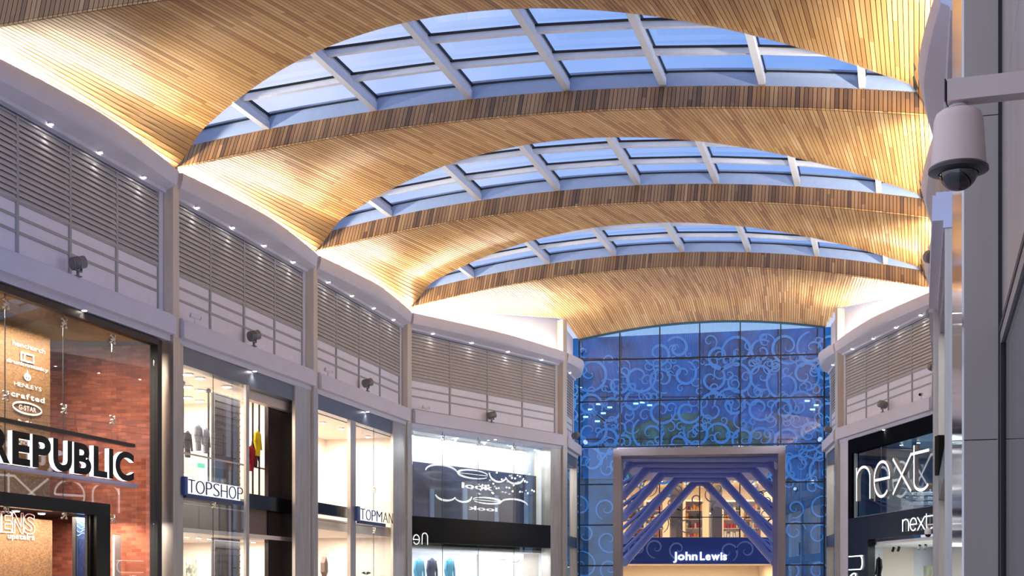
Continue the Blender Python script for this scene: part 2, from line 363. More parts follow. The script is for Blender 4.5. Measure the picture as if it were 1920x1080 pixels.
# last ceiling bay, running to the glazed end wall
def build_end_ceiling():
    O = (CL[3]+CR[3])/2; nx = (CR[3]-CL[3]).normalized(); ax = V2(-nx.y, nx.x)
    half = (CR[3]-CL[3]).length/2
    def loc(p): d = p-O; return (d.dot(ax), d.dot(nx))
    Lw = [loc(CL[3]), loc(CL[4]), loc(CL[5])]; Rw = [loc(CR[3]), loc(CR[4]), loc(CR[5])]
    H = [ARCH[3], (9.96, 9.93, .46), (9.86, 10.08, .46)]
    def wall(Wl, u):
        if u <= Wl[1][0]: a, b = Wl[0], Wl[1]
        else: a, b = Wl[1], Wl[2]
        f = (u-a[0])/(b[0]-a[0]); return a[1]+(b[1]-a[1])*f, f, (0 if u <= Wl[1][0] else 1)
    def ht(u, v):
        vl, fl, il = wall(Lw, u); vr, frr, ir = wall(Rw, u)
        hl = H[il][0]+(H[il+1][0]-H[il][0])*min(fl, 1.2); hr = H[ir][1]+(H[ir+1][1]-H[ir][1])*min(frr, 1.2)
        q = max(0, min(1, u/Lw[2][0])); rise = H[0][2]+(H[2][2]-H[0][2])*min(1, q*1.15)
        t = max(0, min(1, (v-vl)/(vr-vl))); return CAMZ+hl+(hr-hl)*t+rise*4*t*(1-t)
    def uend(v):      # where the strip leaves the plan outline
        best = None
        for seg in ((Lw[0], Lw[1]), (Lw[1], Lw[2]), (Lw[2], Rw[2]), (Rw[2], Rw[1]), (Rw[1], Rw[0])):
            a, b = seg
            if min(a[1], b[1]) <= v <= max(a[1], b[1]) and abs(b[1]-a[1]) > 1e-6:
                u = a[0]+(b[0]-a[0])*(v-a[1])/(b[1]-a[1])
                if u > 0.02 and (best is None or u < best): best = u
        return best
    mb = MB(); bk = MB(); n = int(2*half/0.082); up = Vector((0, 0, 1))
    for i in range(n):
        v0 = -half+2*half*(i+.08)/n; v1 = -half+2*half*(i+.92)/n; vm = (v0+v1)/2; u = uend(vm)
        if u is None or u < .05: continue
        m = 10; A = []; B = []
        for j in range(m+1):
            uu = u*j/m
            for (lst, v) in ((A, v0), (B, v1)):
                p = O+ax*uu+nx*v; lst.append(Vector((p.x, p.y, ht(uu, v))))
        slat_strip(mb, A, B, i+900, .03, up)
        va = -half+2*half*i/n; vb = -half+2*half*(i+1)/n; vs = []
        for j in range(m+1):
            uu = u*j/m
            for v in (va, vb):
                p = O+ax*uu+nx*v; z = ht(uu, v)+.035; q = O+ax*max(uu, .3)+nx*v; vs += [(p.x, p.y, z), (q.x, q.y, z+.15)]
        fs = []
        for j in range(m):
            a = j*4; b = a+4; fs += [(a, a+2, b+2, b), (a+1, b+1, b+3, a+3)]
        bk.add(vs, fs)
    o = struct(mb, 'ceiling', WOOD); bk.build('backing_board', DARKGAP, o)
    return lambda p: ht(*loc(p))
end_height = build_end_ceiling()

# skylights
RT = [.124, .275, .405, .535, .66, .786, .91]
def build_skylight(k):
    G = .30
    def row(t, q, dz):      # point on the skylight at fraction q from the rear edge (0) to the next fascia (1)
        a = Rp(k, t); b = Ftop(k+1, t); p = a.lerp(b, q); return Vector((p.x, p.y, b.z+dz))
    root = empty('window_%d' % (k+1), kind='structure', loc=(0, 0, 0))
    m = 48; T = [.012+.976*i/m for i in range(m+1)]
    g = MB(); vs = []
    for t in T: vs += [row(t, 0, G)-Vector((AX.x, AX.y, 0))*.25, row(t, 1, G)]
    g.add(vs, [(2*i, 2*i+2, 2*i+3, 2*i+1) for i in range(m)]); g.build('glass_pane', SKYG, root)
    u = MB(); vs = []
    bk = Vector((AX.x, AX.y, 0))*.25
    for t in T: vs += [row(t, 1, -.01), row(t, 1, G+.05), row(t, 0, .05)-bk, row(t, 0, G+.05)-bk]
    fs = []
    for i in range(m): a = 4*i; fs += [(a, a+4, a+5, a+1), (a+2, a+3, a+7, a+6)]
    u.add(vs, fs); u.build('upstand', UPST, root)
    gk = MB()
    for i in range(m): gk.bar(row(T[i], 1, G-.02)-Vector((AX.x, AX.y, 0))*.02, row(T[i+1], 1, G-.02)-Vector((AX.x, AX.y, 0))*.02, .03, .03)
    gk.build('gasket', GASK, root)
    for t in RT:
        b = MB(); L = (row(t, 0, 0)-row(t, 1, 0)).length
        b.bar(row(t, -.25/L, .08), row(t, 1.0, .08), .13, .16)
        b.build('rafter', ALUW, root)
        b = MB(); b.bar(row(t, 0, G-.05), row(t, 1, G-.05), .07, .1, 0)
        b.bar(row(t+.0045, 0, G-.03), row(t+.0045, 1, G-.03), .02, .05, 1)
        for f in [0.33, .66]:
            if L > 1.5:
                p = row(t, f, .08); b.bar(p+Vector((0, 0, .05)), p+Vector((0, 0, .2)), .05, .05, 0, up=(1, 0, 0))
        b.build('glazing_bar', [ALUW, GASK], root)
    nxt = [RT[0]*.35]+RT+[1-(1-RT[-1])*.35]
    for d in (1.3, 2.6, 3.9):
        for a, b in zip(nxt[:-1], nxt[1:]):
            ok = []
            mm = 14
            for i in range(mm+1):
                t = a+(b-a)*i/mm; L = LMAX[k]*(4*t*(1-t))**1.15
                if L > d-.02: ok.append((t, 1-d/L))
            if len(ok) < 2: continue
            (t0, q0), (t1, q1) = ok[0], ok[-1]
            p0 = row(t0, q0, G-.09); p1 = row(t1, q1, G-.09); pb = MB(); pb.bar(p0, p1, .1, .15, 0)
            nn = Vector((AX.x, AX.y, 0)); pb.bar(p0-nn*.065+Vector((0, 0, .05)), p1-nn*.065+Vector((0, 0, .05)), .03, .04, 1)
            pb.build('purlin', [ALUW, GASK], root)
for k in range(3): build_skylight(k)

# ------------------------------------------------------------------ steel columns
def steel_column(p, ang, z1, label, group=None, w=.3, dep=.5):
    M = Matrix.Translation((p.x, p.y, 0)) @ Matrix.Rotation(ang, 4, 'Z')
    r = empty('steel_column', M, label, 'column', group)
    b = MB(); b.box(-w/2, w/2, -.07, dep, 0, 6.88); b.build('shaft', STEEL, r)
    b = MB(); b.box(-w/2+.01, w/2-.01, -.06, dep, 6.88, z1); b.build('upper_shaft', mat('pale_satin_steel', lin(206, 200, 192), .35, .25, noise=.08, nscale=2, stretch=(3, 3, .35)), r)
    b = MB(); b.box(-w/2-.01, w/2+.01, -.08, dep, 0, .15); b.build('base_plate', STEEL, r)
    return r
frL = [frame(CL[i], CL[i+1]) for i in range(5)]
frR = [frame(CR[i+1], CR[i]) for i in range(5)]
frF = frame(CL[5], CR[5])
def mang(a, b): return math.atan2(a.y, a.x) if b is None else math.atan2((a+b).y, (a+b).x)
def dirv(P, i): return (P[i+1]-P[i]).normalized()
lab_l = ['steel column left of the timber-lettered shopfront', 'tall steel column between the brick-walled shop and the shop with thin black sign letters',
         'steel column between the two warm white shopfronts', 'steel column where the left wall turns towards the glazed end wall',
         'steel column right of the shop with white curling script, beside blue glass']
lab_l[0] = 'steel column beyond the left edge beside the brick-walled shop'
for i in range(1, 5):
    d = (dirv(CL, i-1)+dirv(CL, i)).normalized() if i < 4 else dirv(CL, 3)
    steel_column(CL[i], math.atan2(d.y, d.x), 10.36 if i < 4 else 11.5, lab_l[i], w=.28)
lab_r = ['', 'steel column on the right wall, nearest one beyond the mirror-faced pier', 'steel column on the right wall, between two shallow scalloped cornices',
         'steel column on the right edge of the big white lit four-letter shop sign', 'steel column left of the black shopfront, beside the blue glass end wall']
for i in range(1, 5):
    d = -(dirv(CR, i-1)+dirv(CR, i)).normalized() if i < 4 else -dirv(CR, 3)
    steel_column(CR[i], math.atan2(d.y, d.x), 10.36 if i < 4 else 11.5, lab_r[i], w=.28)

# ------------------------------------------------------------------ upper wall bays
def louvre_panel(w, label, group):
    r = empty('louvre_panel', None, label, 'louvre', group); H = 2.42; f = .035
    m = MB(); m.box(0, f, -.03, .05, 0, H); m.box(w-f, w, -.03, .05, 0, H); m.box(f, w-f, -.02, .05, 0, f); m.box(f, w-f, -.02, .05, H-f, H)
    for z0, z1 in ((.40, .45), (.66, .71), (.92, .95)): m.box(f, w-f, -.02, .05, z0, z1)
    m.box(f, w-f, .05, .06, f, H-f, 1)
    m.build('frame', [FRAME, BACKL], r)
    n = 14; s = MB(); p = (H-f-.95)/n
    for i in range(n):
        z = .95+i*p
        s.hexa([(f, -.03, z+.01), (w-f, -.03, z+.01), (w-f, -.02, z), (f, -.02, z)], [(f, -.03, z+.03), (w-f, -.03, z+.03), (w-f, .002, z+p*.99), (f, .002, z+p*.99)])
    s.build('louvre_blades', SLATM, r)
    for z0, z1 in ((f, .40), (.45, .66), (.71, .92)):
        b = MB(); b.box(f, w-f, .0, .02, z0, z1); b.build('infill_panel', PANEL, r)
    return r
def bow(t, b0, b1): return b0+b1*(1-abs(2*t-1)**1.5)
def upper_bay(fr, idx, side, desc, ztop, b0=.16, b1=.30, n=4, cove=56, s0=.14, s1=None, spots=(), cctv=(), topf=None, detail=True):
    M, L = fr; s1 = L-.14 if s1 is None else s1
    wl = MB(); Y = .2; m0 = .16
    a = s0+m0; b = s1-m0; zb = 7.36; zt = 9.86
    wl.box(s0, a, Y-.04, Y+.2, 7.2, 9.95); wl.box(b, s1, Y-.04, Y+.2, 7.2, 9.95); wl.box(a, b, Y, Y+.2, 7.2, zb+.005); wl.box(s0, s1, Y, Y+.2, zt-.03, 10.1)
    wl.box(a, b, Y+.12, Y+.2, zb, zt)
    N = 24; pts = []
    for i in range(N+1):
        s = s0+(s1-s0)*i/N; zz = topf(M @ Vector((s, 0, 0))) if topf else ztop
        pts.append((s, zz))
    for i in range(N):
        wl.hexa([(pts[i][0], Y, 10.0), (pts[i+1][0], Y, 10.0), (pts[i+1][0], Y+.2, 10.0), (pts[i][0], Y+.2, 10.0)],
                [(pts[i][0], Y, pts[i][1]), (pts[i+1][0], Y, pts[i+1][1]), (pts[i+1][0], Y+.2, pts[i+1][1]), (pts[i][0], Y+.2, pts[i][1])])
    struct(wl, 'wall_%s' % side, WHITE, M)
    # ledge
    lg = MB(); lg.box(s0+.05, s1-.03, -.15, .25, 6.9, 7.26); lg.box(s0+.07, s1-.05, -.10, .25, 7.26, 7.31); lg.box(s0-.02, s1+.02, .0, .3, 6.78, 6.9)
    struct(lg, 'trim_%d' % idx, WHITE, M)
    # cornice
    cn = MB(); N = 28; prof = lambda bb: [(.22, 9.84), (.1, 9.85), (.08, 9.91), (-bb*.5, 9.97), (-bb*.72, 9.99), (-bb*.86, 10.06), (-bb, 10.25), (-bb+.01, 10.31), (-bb*.7, 10.16), (.05, 10.02), (.22, 10.0)]
    vs = []; K = 11
    for i in range(N+1):
        t = i/N; s = s0-.04+(s1-s0+.08)*t
        vs += [(s, y, z) for y, z in prof(bow(t, b0, b1))]
    fs = [(i*K+j, (i+1)*K+j, (i+1)*K+(j+1) % K, i*K+(j+1) % K) for i in range(N) for j in range(K)]+[tuple(range(K-1, -1, -1)), tuple(range(N*K, N*K+K))]
    cn.add(vs, fs)
    for e0, e1 in ((s0-.04, s0-.015), (s1+.015, s1+.04)): cn.hexa([(e0, -b0, 10.16), (e1, -b0, 10.16), (e1, .2, 9.9), (e0, .2, 9.9)], [(e0, -b0, 10.31), (e1, -b0, 10.31), (e1, .2, 10.31), (e0, .2, 10.31)])
    struct(cn, 'trim_%d' % (idx+1), WHITE, M, smooth=True)
    # cove strip light lying in the trough
    if cove:
        R = M @ Matrix.Translation(((s0+s1)/2, .06, 10.2)) @ Matrix.Rotation(math.radians(180+44), 4, 'X')
        area('cove_light', R, (s1-s0)*.94, .07, cove*(s1-s0), (1, .90, .70))
    # louvre panels
    w = (b-a)/n
    words = ['first', 'second', 'third', 'fourth', 'fifth']
    pr = None
    for i in range(n):
        lab = 'grey louvred panel, %s from the near end, %s' % (words[i if side == 'left' else n-1-i], desc)
        if n == 1: lab = 'narrow grey louvred panel %s' % desc
        if pr is None: pr = louvre_panel(w, lab, 'louvred panels %s' % desc); o = pr
        else: o = copy_tree(pr); o['label'] = lab
        o.matrix_world = TT(M, a+i*w, Y, zb)
    for i in range(n if detail else 0):
        sx = a+(i+.5)*w; pos = words[i if side == 'left' else n-1-i]
        r = empty('downlight', TT(M, sx, .05, 9.87), 'cornice downlight, %s from the near end, %s' % (pos, desc), 'light', 'cornice downlights %s' % desc)
        q = MB(); q.cyl((0, 0, .01), (0, 0, .05), .05, n=14); hs = q.build('housing', ALUW, r)
        q = MB(); q.cyl((0, 0, 0), (0, 0, .012), .038, n=14); q.build('lens', LAMP, hs)
        spot('downlight_lamp', TT(M, sx, .06, 9.855) @ Matrix.Rotation(math.radians(10), 4, 'X'), 9, (1, .88, .8), 55, .02)
    if detail and n > 1:
        r = empty('downlight', TT(M, L*.52, -.02, 6.765), 'glowing downlight under the white ledge, %s' % desc, 'light')
        q = MB(); q.cyl((0, 0, .0), (0, 0, .02), .06, n=14); hs = q.build('housing', ALUW, r)
        q = MB(); q.cyl((0, 0, -.008), (0, 0, 0), .042, n=14); q.build('lens', LAMP, hs)
        spot('downlight_lamp', TT(M, L*.52, -.02, 6.74), 12, (1, .9, .82), 110, .03)
    for (sx, aim) in spots: spotlight(M, sx, desc, aim)
    for sx in cctv: bullet(M, sx, desc)
GREYC = mat('grey_cast_metal', lin(120, 122, 128), .4, .4, noise=.1)
def spotlight(M, sx, desc, aim=1):
    r = empty('spotlight', TT(M, sx, -.1, 7.31), 'grey ribbed spotlight on the ledge %s' % desc, 'spotlight')
    b = MB(); b.box(-.07, .07, -.05, .05, 0, .02); b.box(-.02, .02, -.02, .02, .02, .12); b.box(-.12, -.10, -.02, .02, .1, .26); b.box(.10, .12, -.02, .02, .1, .26); b.box(-.12, .12, -.02, .02, .1, .125)
    b.build('bracket', GREYC, r)
    d = Vector((aim*.75, -.45, .28)).normalized(); c = Vector((0, 0, .25)); b = MB()
    b.cyl(c-d*.13, c+d*.13, .1, .115, n=20)
    for k in range(4): b.cyl(c-d*(.12-.04*k), c-d*(.105-.04*k), .118, n=20)
    lb = b.build('lamp_body', GREYC, r, smooth=True)
    b = MB(); b.cyl(c+d*.125, c+d*.137, .1, n=20); b.build('lens', mat('spotlight_lens', (1, 1, 1, 1), .2, emit=(.95, .96, 1, 1), es=4), lb)
    W = TT(M, sx, -.1, 7.31); p = W @ (c+d*.16); dw = (W.to_3x3() @ Vector((d.x*.4, -.8, .42))).normalized()
    spot('spotlight_lamp', Matrix.Translation(p) @ dw.to_track_quat('-Z', 'Y').to_matrix().to_4x4(), 720, (.95, .96, 1), 112, .09)
def bullet(M, sx, desc):
    r = empty('security_camera', TT(M, sx, -.1, 7.31), 'small bullet security camera on the ledge %s' % desc, 'camera')
    b = MB(); b.cyl((0, 0, 0), (0, 0, .1), .02, n=10); b.build('mount', ALUW, r)
    b = MB(); b.cyl((-.09, .05, .16), (.09, -.07, .12), .05, n=14); bb_ = b.build('body', ALUW, r, smooth=True)
    b = MB(); b.cyl((.088, -.068, .12), (.1, -.076, .118), .042, n=14); b.build('lens', BLACK, bb_)

DL = ['above the brick-walled shop', 'above the shop with dark columns', 'above the all-white shopfront', 'above the curling white script sign']
upper_bay(frL[0], 11, 'left', DL[0], 10.38, spots=[(s_at(frL[0], 146, -.1), 1)])
upper_bay(frL[1], 13, 'left', DL[1], 10.38, spots=[(s_at(frL[1], 476, -.1), 1)], cctv=[s_at(frL[1], 365, -.1)])
upper_bay(frL[2], 15, 'left', DL[2], 10.38, spots=[(s_at(frL[2], 689, -.1), 1)], cctv=[s_at(frL[2], 615, -.1)])
endtop = lambda p: end_height(V2(p.x, p.y))+.03
upper_bay(frL[3], 17, 'left', DL[3], 11, topf=endtop, spots=[(s_at(frL[3], 922, -.1), 1)], cctv=[s_at(frL[3], 798, -.1)], cove=56)
upper_bay(frL[4], 19, 'left', 'in the narrow bay left of the blue glass', 11, topf=endtop, n=1, cove=10, spots=[(2.3, 1)])
upper_bay(frR[3], 21, 'right', 'above the black shopfront', 11, topf=endtop, spots=[(s_at(frR[3], 1655, -.1), -1)], cctv=[s_at(frR[3], 1727, -.1)], cove=56)
upper_bay(frR[4], 23, 'right', 'in the narrow bay right of the blue glass', 11, topf=endtop, n=1, cove=10, spots=[(1.9, -1)])
upper_bay(frR[2], 25, 'right', 'in the third bay of the right wall', 10.38, b0=.05, spots=[(3.6, -1)])
upper_bay(frR[1], 27, 'right', 'in the second bay of the right wall', 10.38, b0=.05, spots=[(3.6, -1)], detail=False)
upper_bay(frR[0], 29, 'right', 'in the nearest right bay', 10.38, b0=.05, detail=False, spots=[(1.5, -1)])

# floor
fl = MB(); fl.box(-16, 24, -4, 90, -.2, 0); struct(fl, 'floor', FLOORM)


# ------------------------------------------------------------------ shop interiors and shopfronts
def room(fr, s0, s1, y0, dep, z0, z1, side, wm, cm=None, t=.1, sides=True, fm=None):
    M = fr[0]; w = MB(); w.box(s0, s1, y0+dep, y0+dep+t, z0, z1)
    if sides: w.box(s0-t, s0, y0, y0+dep+t, z0, z1); w.box(s1, s1+t, y0, y0+dep+t, z0, z1)
    struct(w, 'wall_%s_shop' % side, wm, M)
    w = MB(); w.box(s0-t, s1+t, y0, y0+dep+t, z1, z1+t); struct(w, 'ceiling', cm or wm, M)
    if z0 > .1 or fm: w = MB(); w.box(s0, s1, y0, y0+dep, z0-.04, z0+.004); struct(w, 'floor', fm or wm, M)
def ceiling_lamps(fr, pts, z, desc, m=LAMP, r=.06):
    for i, (s, y) in enumerate(pts):
        o = empty('ceiling_lamp', TT(fr[0], s, y, z), desc, 'light', desc)
        b = MB(); b.cyl((0, 0, -.02), (0, 0, 0), r*1.3, n=12); rm = b.build('rim', ALUW, o)
        b = MB(); b.cyl((0, 0, -.03), (0, 0, -.02), r, n=12); b.build('lens', m, rm)
def pane_row(root, xs, z0, z1, y, gm=GLS, gap=.012):
    for a, b in zip(xs[:-1], xs[1:]):
        m = MB(); m.box(a+gap/2, b-gap/2, y, y+.012, z0, z1); m.build('glass_pane', gm, root)
    for x in xs[1:-1]:
        m = MB(); m.box(x-gap/2, x+gap/2, y, y+.014, z0, z1); m.build('glass_joint', mat('silicone_joint', lin(70, 80, 84), .5), root)
def fitting(root, x, y, z):
    m = MB()
    for sx in (-1, 1):
        for sz in (-1, 1): m.bar((x, y-.05, z), (x+sx*.07, y-.02, z+sz*.07), .015, .015); m.cyl((x+sx*.07, y-.03, z+sz*.07), (x+sx*.07, y, z+sz*.07), .02, n=8)
    m.cyl((x, y-.06, z), (x, y+.02, z), .025, n=8); m.build('glass_fitting', STEEL, root)

# --- shop 1: brick and chipboard, black steel sign letters with lit edges
def osb_mat():
    m = mat('chipboard', lin(170, 118, 62), .8); nt = m.node_tree; N = nt.nodes; L = nt.links; b = N['Principled BSDF']
    tc = N.new('ShaderNodeTexCoord'); v = N.new('ShaderNodeTexVoronoi'); v.inputs['Scale'].default_value = 26
    mp = N.new('ShaderNodeMapping'); mp.inputs['Scale'].default_value = (1, 1, 1.8); L.new(tc.outputs['Object'], mp.inputs[0]); L.new(mp.outputs[0], v.inputs['Vector'])
    cr = N.new('ShaderNodeValToRGB'); sp = N.new('ShaderNodeSeparateXYZ'); L.new(v.outputs['Color'], sp.inputs[0]); L.new(sp.outputs[0], cr.inputs[0])
    cr.color_ramp.elements[0].color = lin(92, 63, 36); cr.color_ramp.elements[1].color = lin(132, 94, 54); L.new(cr.outputs[0], b.inputs['Base Color']); return m
def shop_brick():
    fr = frL[0]; M, L = fr; P = lambda px, y=0: s_at(fr, px, y); Z = lambda px, py, y=0: z_at(fr, px, py, y)
    room(fr, -3, L-.3, .35, 3.2, 0, 6.7, 'left', BRICK, BLKM, fm=BLKM)
    sl = MB(); sl.box(-3, L-.32, 1.7, 3.5, 3.15, 3.45); struct(sl, 'floor', BLKM, M)
    r = empty('shopfront', M, 'tall frameless glass shopfront with black steel edge in front of brick and chipboard walls', 'shopfront')
    m = MB(); m.box(P(289, .1), P(297, .1), .02, .2, 0, 6.74); m.box(-3, P(297, .1), .02, .2, 6.62, 6.74); m.build('frame', BLKM, r)
    zd = Z(100, 933, .0); pane_row(r, [-2.4, P(10, .1), P(119, .1), P(210, .1)], zd, 6.62, .1); pane_row(r, [P(210, .1), P(289, .1)], 0, 6.62, .1)
    for px in (10, 119, 210):
        for z in (6.45, 4.9, 3.0): fitting(r, P(px, .1), .1, z)
    zr = Z(100, 806); m = MB(); m.box(-2.4, P(252), -.02, .08, zr-.03, zr+.035); m.build('rail', BLKM, r)
    # door frame
    d = empty('door_frame', M, 'black steel door frame with deep lintel under the black sign letters', 'door frame')
    z1 = Z(100, 933, -.12); z0 = Z(100, 958, -.12); a, b = P(181, -.12), P(207, -.12)
    m = MB(); m.box(-2.4, b, -.12, .05, z0, z1); m.build('lintel', BLACK, d)
    m = MB(); m.box(a, b, -.12, .05, 0, z0); m.build('jamb', BLACK, d)
    m = MB(); m.box(a-.12, a-.06, .0, .05, 0, z0); m.build('door_stile', BLKM, d)
    # sign
    sg = empty('shop_sign', M, 'black capital letter sign with white glowing edges on the brick-walled shop', 'sign')
    zt = Z(130, 828, -.1); zb = Z(130, 887, -.1)
    px = [('R', -26, 13), ('E', 17, 51), ('P', 55, 90), ('U', 94, 130), ('B', 133, 166), ('L', 170, 196), ('I', 199, 207), ('C', 211, 246)]
    for ch, a_, b_ in px:
        m = MB(); put_glyph(m, ch, P(a_, -.1), P(b_, -.1), zb, zt, -.16, -.07, 0, 1, .035); m.build('letter', [BLACK, LITEDGE], sg)
    m = MB(); m.box(-1.6, P(250), -.1, .04, zb-.09, zb-.02); m.build('sign_shelf', mat('lilac_shelf', lin(170, 168, 190), .4), sg)
    for px_ in (15, 95, 170, 240):
        m = MB(); m.bar((P(px_), 0, zb-.02), (P(px_), 0, zr), .02, .02); m.build('hanger', BLKM, sg)
    # chipboard wall with white brand lettering
    ow = MB(); yo = 1.5; xo = P(94, yo); ow.box(-3, xo, yo, yo+.1, 3.3, 6.6); ow.box(-3, P(98, yo), yo, yo+.1, 0, 3.0)
    o = struct(ow, 'wall_left_chipboard', osb_mat(), M)
    WT = mat('white_vinyl', lin(235, 228, 224), .6)
    def tx(s, x0, x1, py, hpx, nm, bold=0.0):
        xm = (x0+x1)/2; z = Z(xm, py, yo); h = Z(xm, py-hpx, yo)-z; m = MB(); word(m, s, P(x0, yo), P(x1, yo), z, h, yo-.02, yo-.02, bold=bold)
        w = m.build('wall_lettering', WT, M=M); tag(w, 'white %s lettering on the chipboard wall' % nm, 'lettering')
    tx('henchurch', 22, 83, 655, 9, 'topmost small lowercase')
    tx('drunknmunky', 11, 89, 688, 7, 'wide italic-looking line above the small lily emblem', .01)
    tx('HENLEYS', 25, 76, 728, 7.5, 'serif-style capital line under the lily emblem')
    tx('crafted', 19, 82, 749, 10, 'heavy lowercase line', .03)
    tx('Miss', 32, 82, 803, 13, 'script line just above the black rail')
    tx('SONO', 28, 50, 833, 7, 'small line seen between the black letters')
    # emblems
    m = MB(); cx = P(50, yo); z = Z(50, 704, yo); k = .1
    for sg_ in (-1, 0, 1):
        pts = [(cx+sg_*k*(.15+.75*math.sin(i/8*PI)), z-k+2*k*i/8*(1 if sg_ == 0 else .7)) for i in range(9)]
        m.stroke(pts, k*.35, yo-.02, yo-.015, taper=lambda t: .35+math.sin(PI*t))
    m.stroke([(cx-k*.7, z-.2*k), (cx+k*.7, z-.2*k)], k*.2, yo-.02, yo-.015)
    tag(m.build('lily_emblem', WT, M=M), 'white lily emblem above the capital letter line on chipboard', 'emblem')
    m = MB(); cx = P(50, yo); z = Z(50, 671, yo); hw = (P(63, yo)-P(37, yo))/2; hh = .085
    m.box(cx-hw, cx+hw, yo-.02, yo-.015, z-hh, z-hh+.03); m.box(cx-hw, cx+hw, yo-.02, yo-.015, z+hh-.03, z+hh); m.box(cx-hw, cx-hw+.04, yo-.02, yo-.015, z-hh, z+hh); m.box(cx+hw-.04, cx+hw, yo-.02, yo-.015, z-hh, z+hh)
    m.stroke([(cx+.1*math.cos(a*.5+1), z+.08*math.sin(a*.5+1)) for a in range(10)], .03, yo-.02, yo-.015)
    tag(m.build('square_emblem', WT, M=M), 'small white square emblem under the topmost line on chipboard', 'emblem')
    m = MB(); z = Z(50, 766, yo); a_ = (P(76, yo)-P(22, yo))/2; b_ = .105
    m.stroke([(cx+a_*math.cos(i/28*2*PI), z+b_*math.sin(i/28*2*PI)) for i in range(29)], .035, yo-.02, yo-.015)
    word(m, 'G-STAR', cx-a_*.6, cx+a_*.6, z-.045, .09, yo-.02, yo-.02, bold=.01)
    tag(m.build('oval_emblem', WT, M=M), 'white oval badge with small capitals on the chipboard wall', 'emblem')
    # lower lettering
    OL = MB(); z0 = Z(35, 1000, yo); z1 = Z(35, 962, yo)
    xs = [('M', -14, 0), ('E', 2, 20), ('N', 22, 42), ('S', 44, 64)]
    for ch, a_, b_ in xs:
        vs, fs, be = glyph(ch, .02); ax_ = min(v[0] for v in vs); bx = max(v[0] for v in vs); az = min(v[1] for v in vs); bz = max(v[1] for v in vs)
        x0, x1 = P(a_, yo), P(b_, yo)
        for p, q in be:
            A_ = (x0+(vs[p][0]-ax_)/(bx-ax_)*(x1-x0), z0+(vs[p][1]-az)/(bz-az)*(z1-z0)); B_ = (x0+(vs[q][0]-ax_)/(bx-ax_)*(x1-x0), z0+(vs[q][1]-az)/(bz-az)*(z1-z0))
            OL.stroke([A_, B_], .02, yo-.02, yo-.015)
    tag(OL.build('wall_lettering', mat('pink_outline_vinyl', lin(214, 170, 160), .6), M=M), 'outlined capital letters low on the chipboard wall behind the doorway', 'lettering')
    tx('upstairs', 13, 63, 1011, 10, 'bold lowercase line beneath the outlined capitals', .02)
    # jeans poster
    pr = empty('poster', M, 'tall blue denim poster with a pair of jeans behind the black door frame', 'poster')
    yp = .9; x0, x1 = P(142, yp), P(177, yp); z1 = Z(160, 968, yp); m = MB(); m.box(x0, x1, yp, yp+.03, .3, z1); m.build('sheet', mat('poster_blue', lin(70, 110, 170), .4, noise=.5, nscale=3), pr)
    m = MB(); m.box(x0-.04, x0, yp-.02, yp+.05, .25, z1+.04); m.box(x1, x1+.04, yp-.02, yp+.05, .25, z1+.04); m.box(x0, x1, yp-.02, yp+.05, z1, z1+.04); m.build('frame', BLKM, pr)
    w_ = x1-x0; m = MB()
    m.prism([(x0+.15*w_, z1-.45), (x0+.8*w_, z1-.45), (x0+.95*w_, .4), (x0+.62*w_, .4), (x0+.5*w_, z1-.85), (x0+.35*w_, .4), (x0+.02*w_, .4)], yp-.006, yp-.001)
    m.build('printed_jeans', mat('denim', lin(58, 80, 140), .6, noise=.35, nscale=14), pr)
    m = MB()
    for i in range(5): m.stroke([(x0+.05*w_+j*.09*w_, z1-.1-i*.065+.03*math.sin(j*1.1+i)) for j in range(11)], .012, yp-.006, yp-.001)
    m.build('printed_highlights', mat('poster_pale', lin(170, 200, 230), .5), pr)
    # white folding screen behind glass at the right
    m = MB(); x = P(215, .9); m.box(x, x+.25, .9, .95, 0, Z(215, 1003, .9)); tag(m.build('display_stand', mat('white_board', lin(220, 215, 210), .6), M=M), 'narrow white display board in front of the lower brick wall', 'display board')
    ceiling_lamps(fr, [(P(30, 1.4), 1.4), (P(78, 1.4), 1.4), (P(165, 1.4), 1.4)], 3.12, 'small round lamps glowing beneath the dark floor edge of the brick-walled shop')
    area('shop_light', TT(M, 2.6, .9, 6.55), 5.2, .5, 430, (1, .86, .72)); area('shop_light', TT(M, 3.5, 1.0, 3.05), 6, .6, 330, (1, .86, .72))
shop_brick()

def garment(M, x, y, z, h, m, lab, hang=None):
    r = empty('hanging_garment', TT(M, x, y, z), lab, 'clothing')
    b = MB(); n = 14; prof = [(.16, 0), (.18, .15), (.15, .45), (.2, .72), (.21, .85), (.12, .95), (.05, 1.0)]
    vs = []; fs = []
    for k, (rr, zz) in enumerate(prof): vs += [(rr*h*math.cos(2*PI*i/n)*(1+.08*math.cos(6*PI*i/n)), rr*h*.5*math.sin(2*PI*i/n), (zz-1)*h) for i in range(n)]
    for k in range(len(prof)-1):
        for i in range(n): fs.append((k*n+i, k*n+(i+1) % n, (k+1)*n+(i+1) % n, (k+1)*n+i))
    b.add(vs, fs)
    b.build('body', m, r, smooth=True)
    for s in (-1, 1):
        b = MB(); b.cyl((s*.17*h, 0, -.1*h), (s*.27*h, 0, -.45*h), .06*h, .05*h, n=10); b.cyl((s*.27*h, 0, -.45*h), (s*.25*h, -.03, -.75*h), .05*h, .04*h, n=10); b.build('sleeve', m, r, smooth=True)
    b = MB(); b.stroke([(0, 0), (0, .05), (.03, .08), (0, .11)], .012, -.006, .006); b.build('hanger_hook', STEEL, r)
    return r
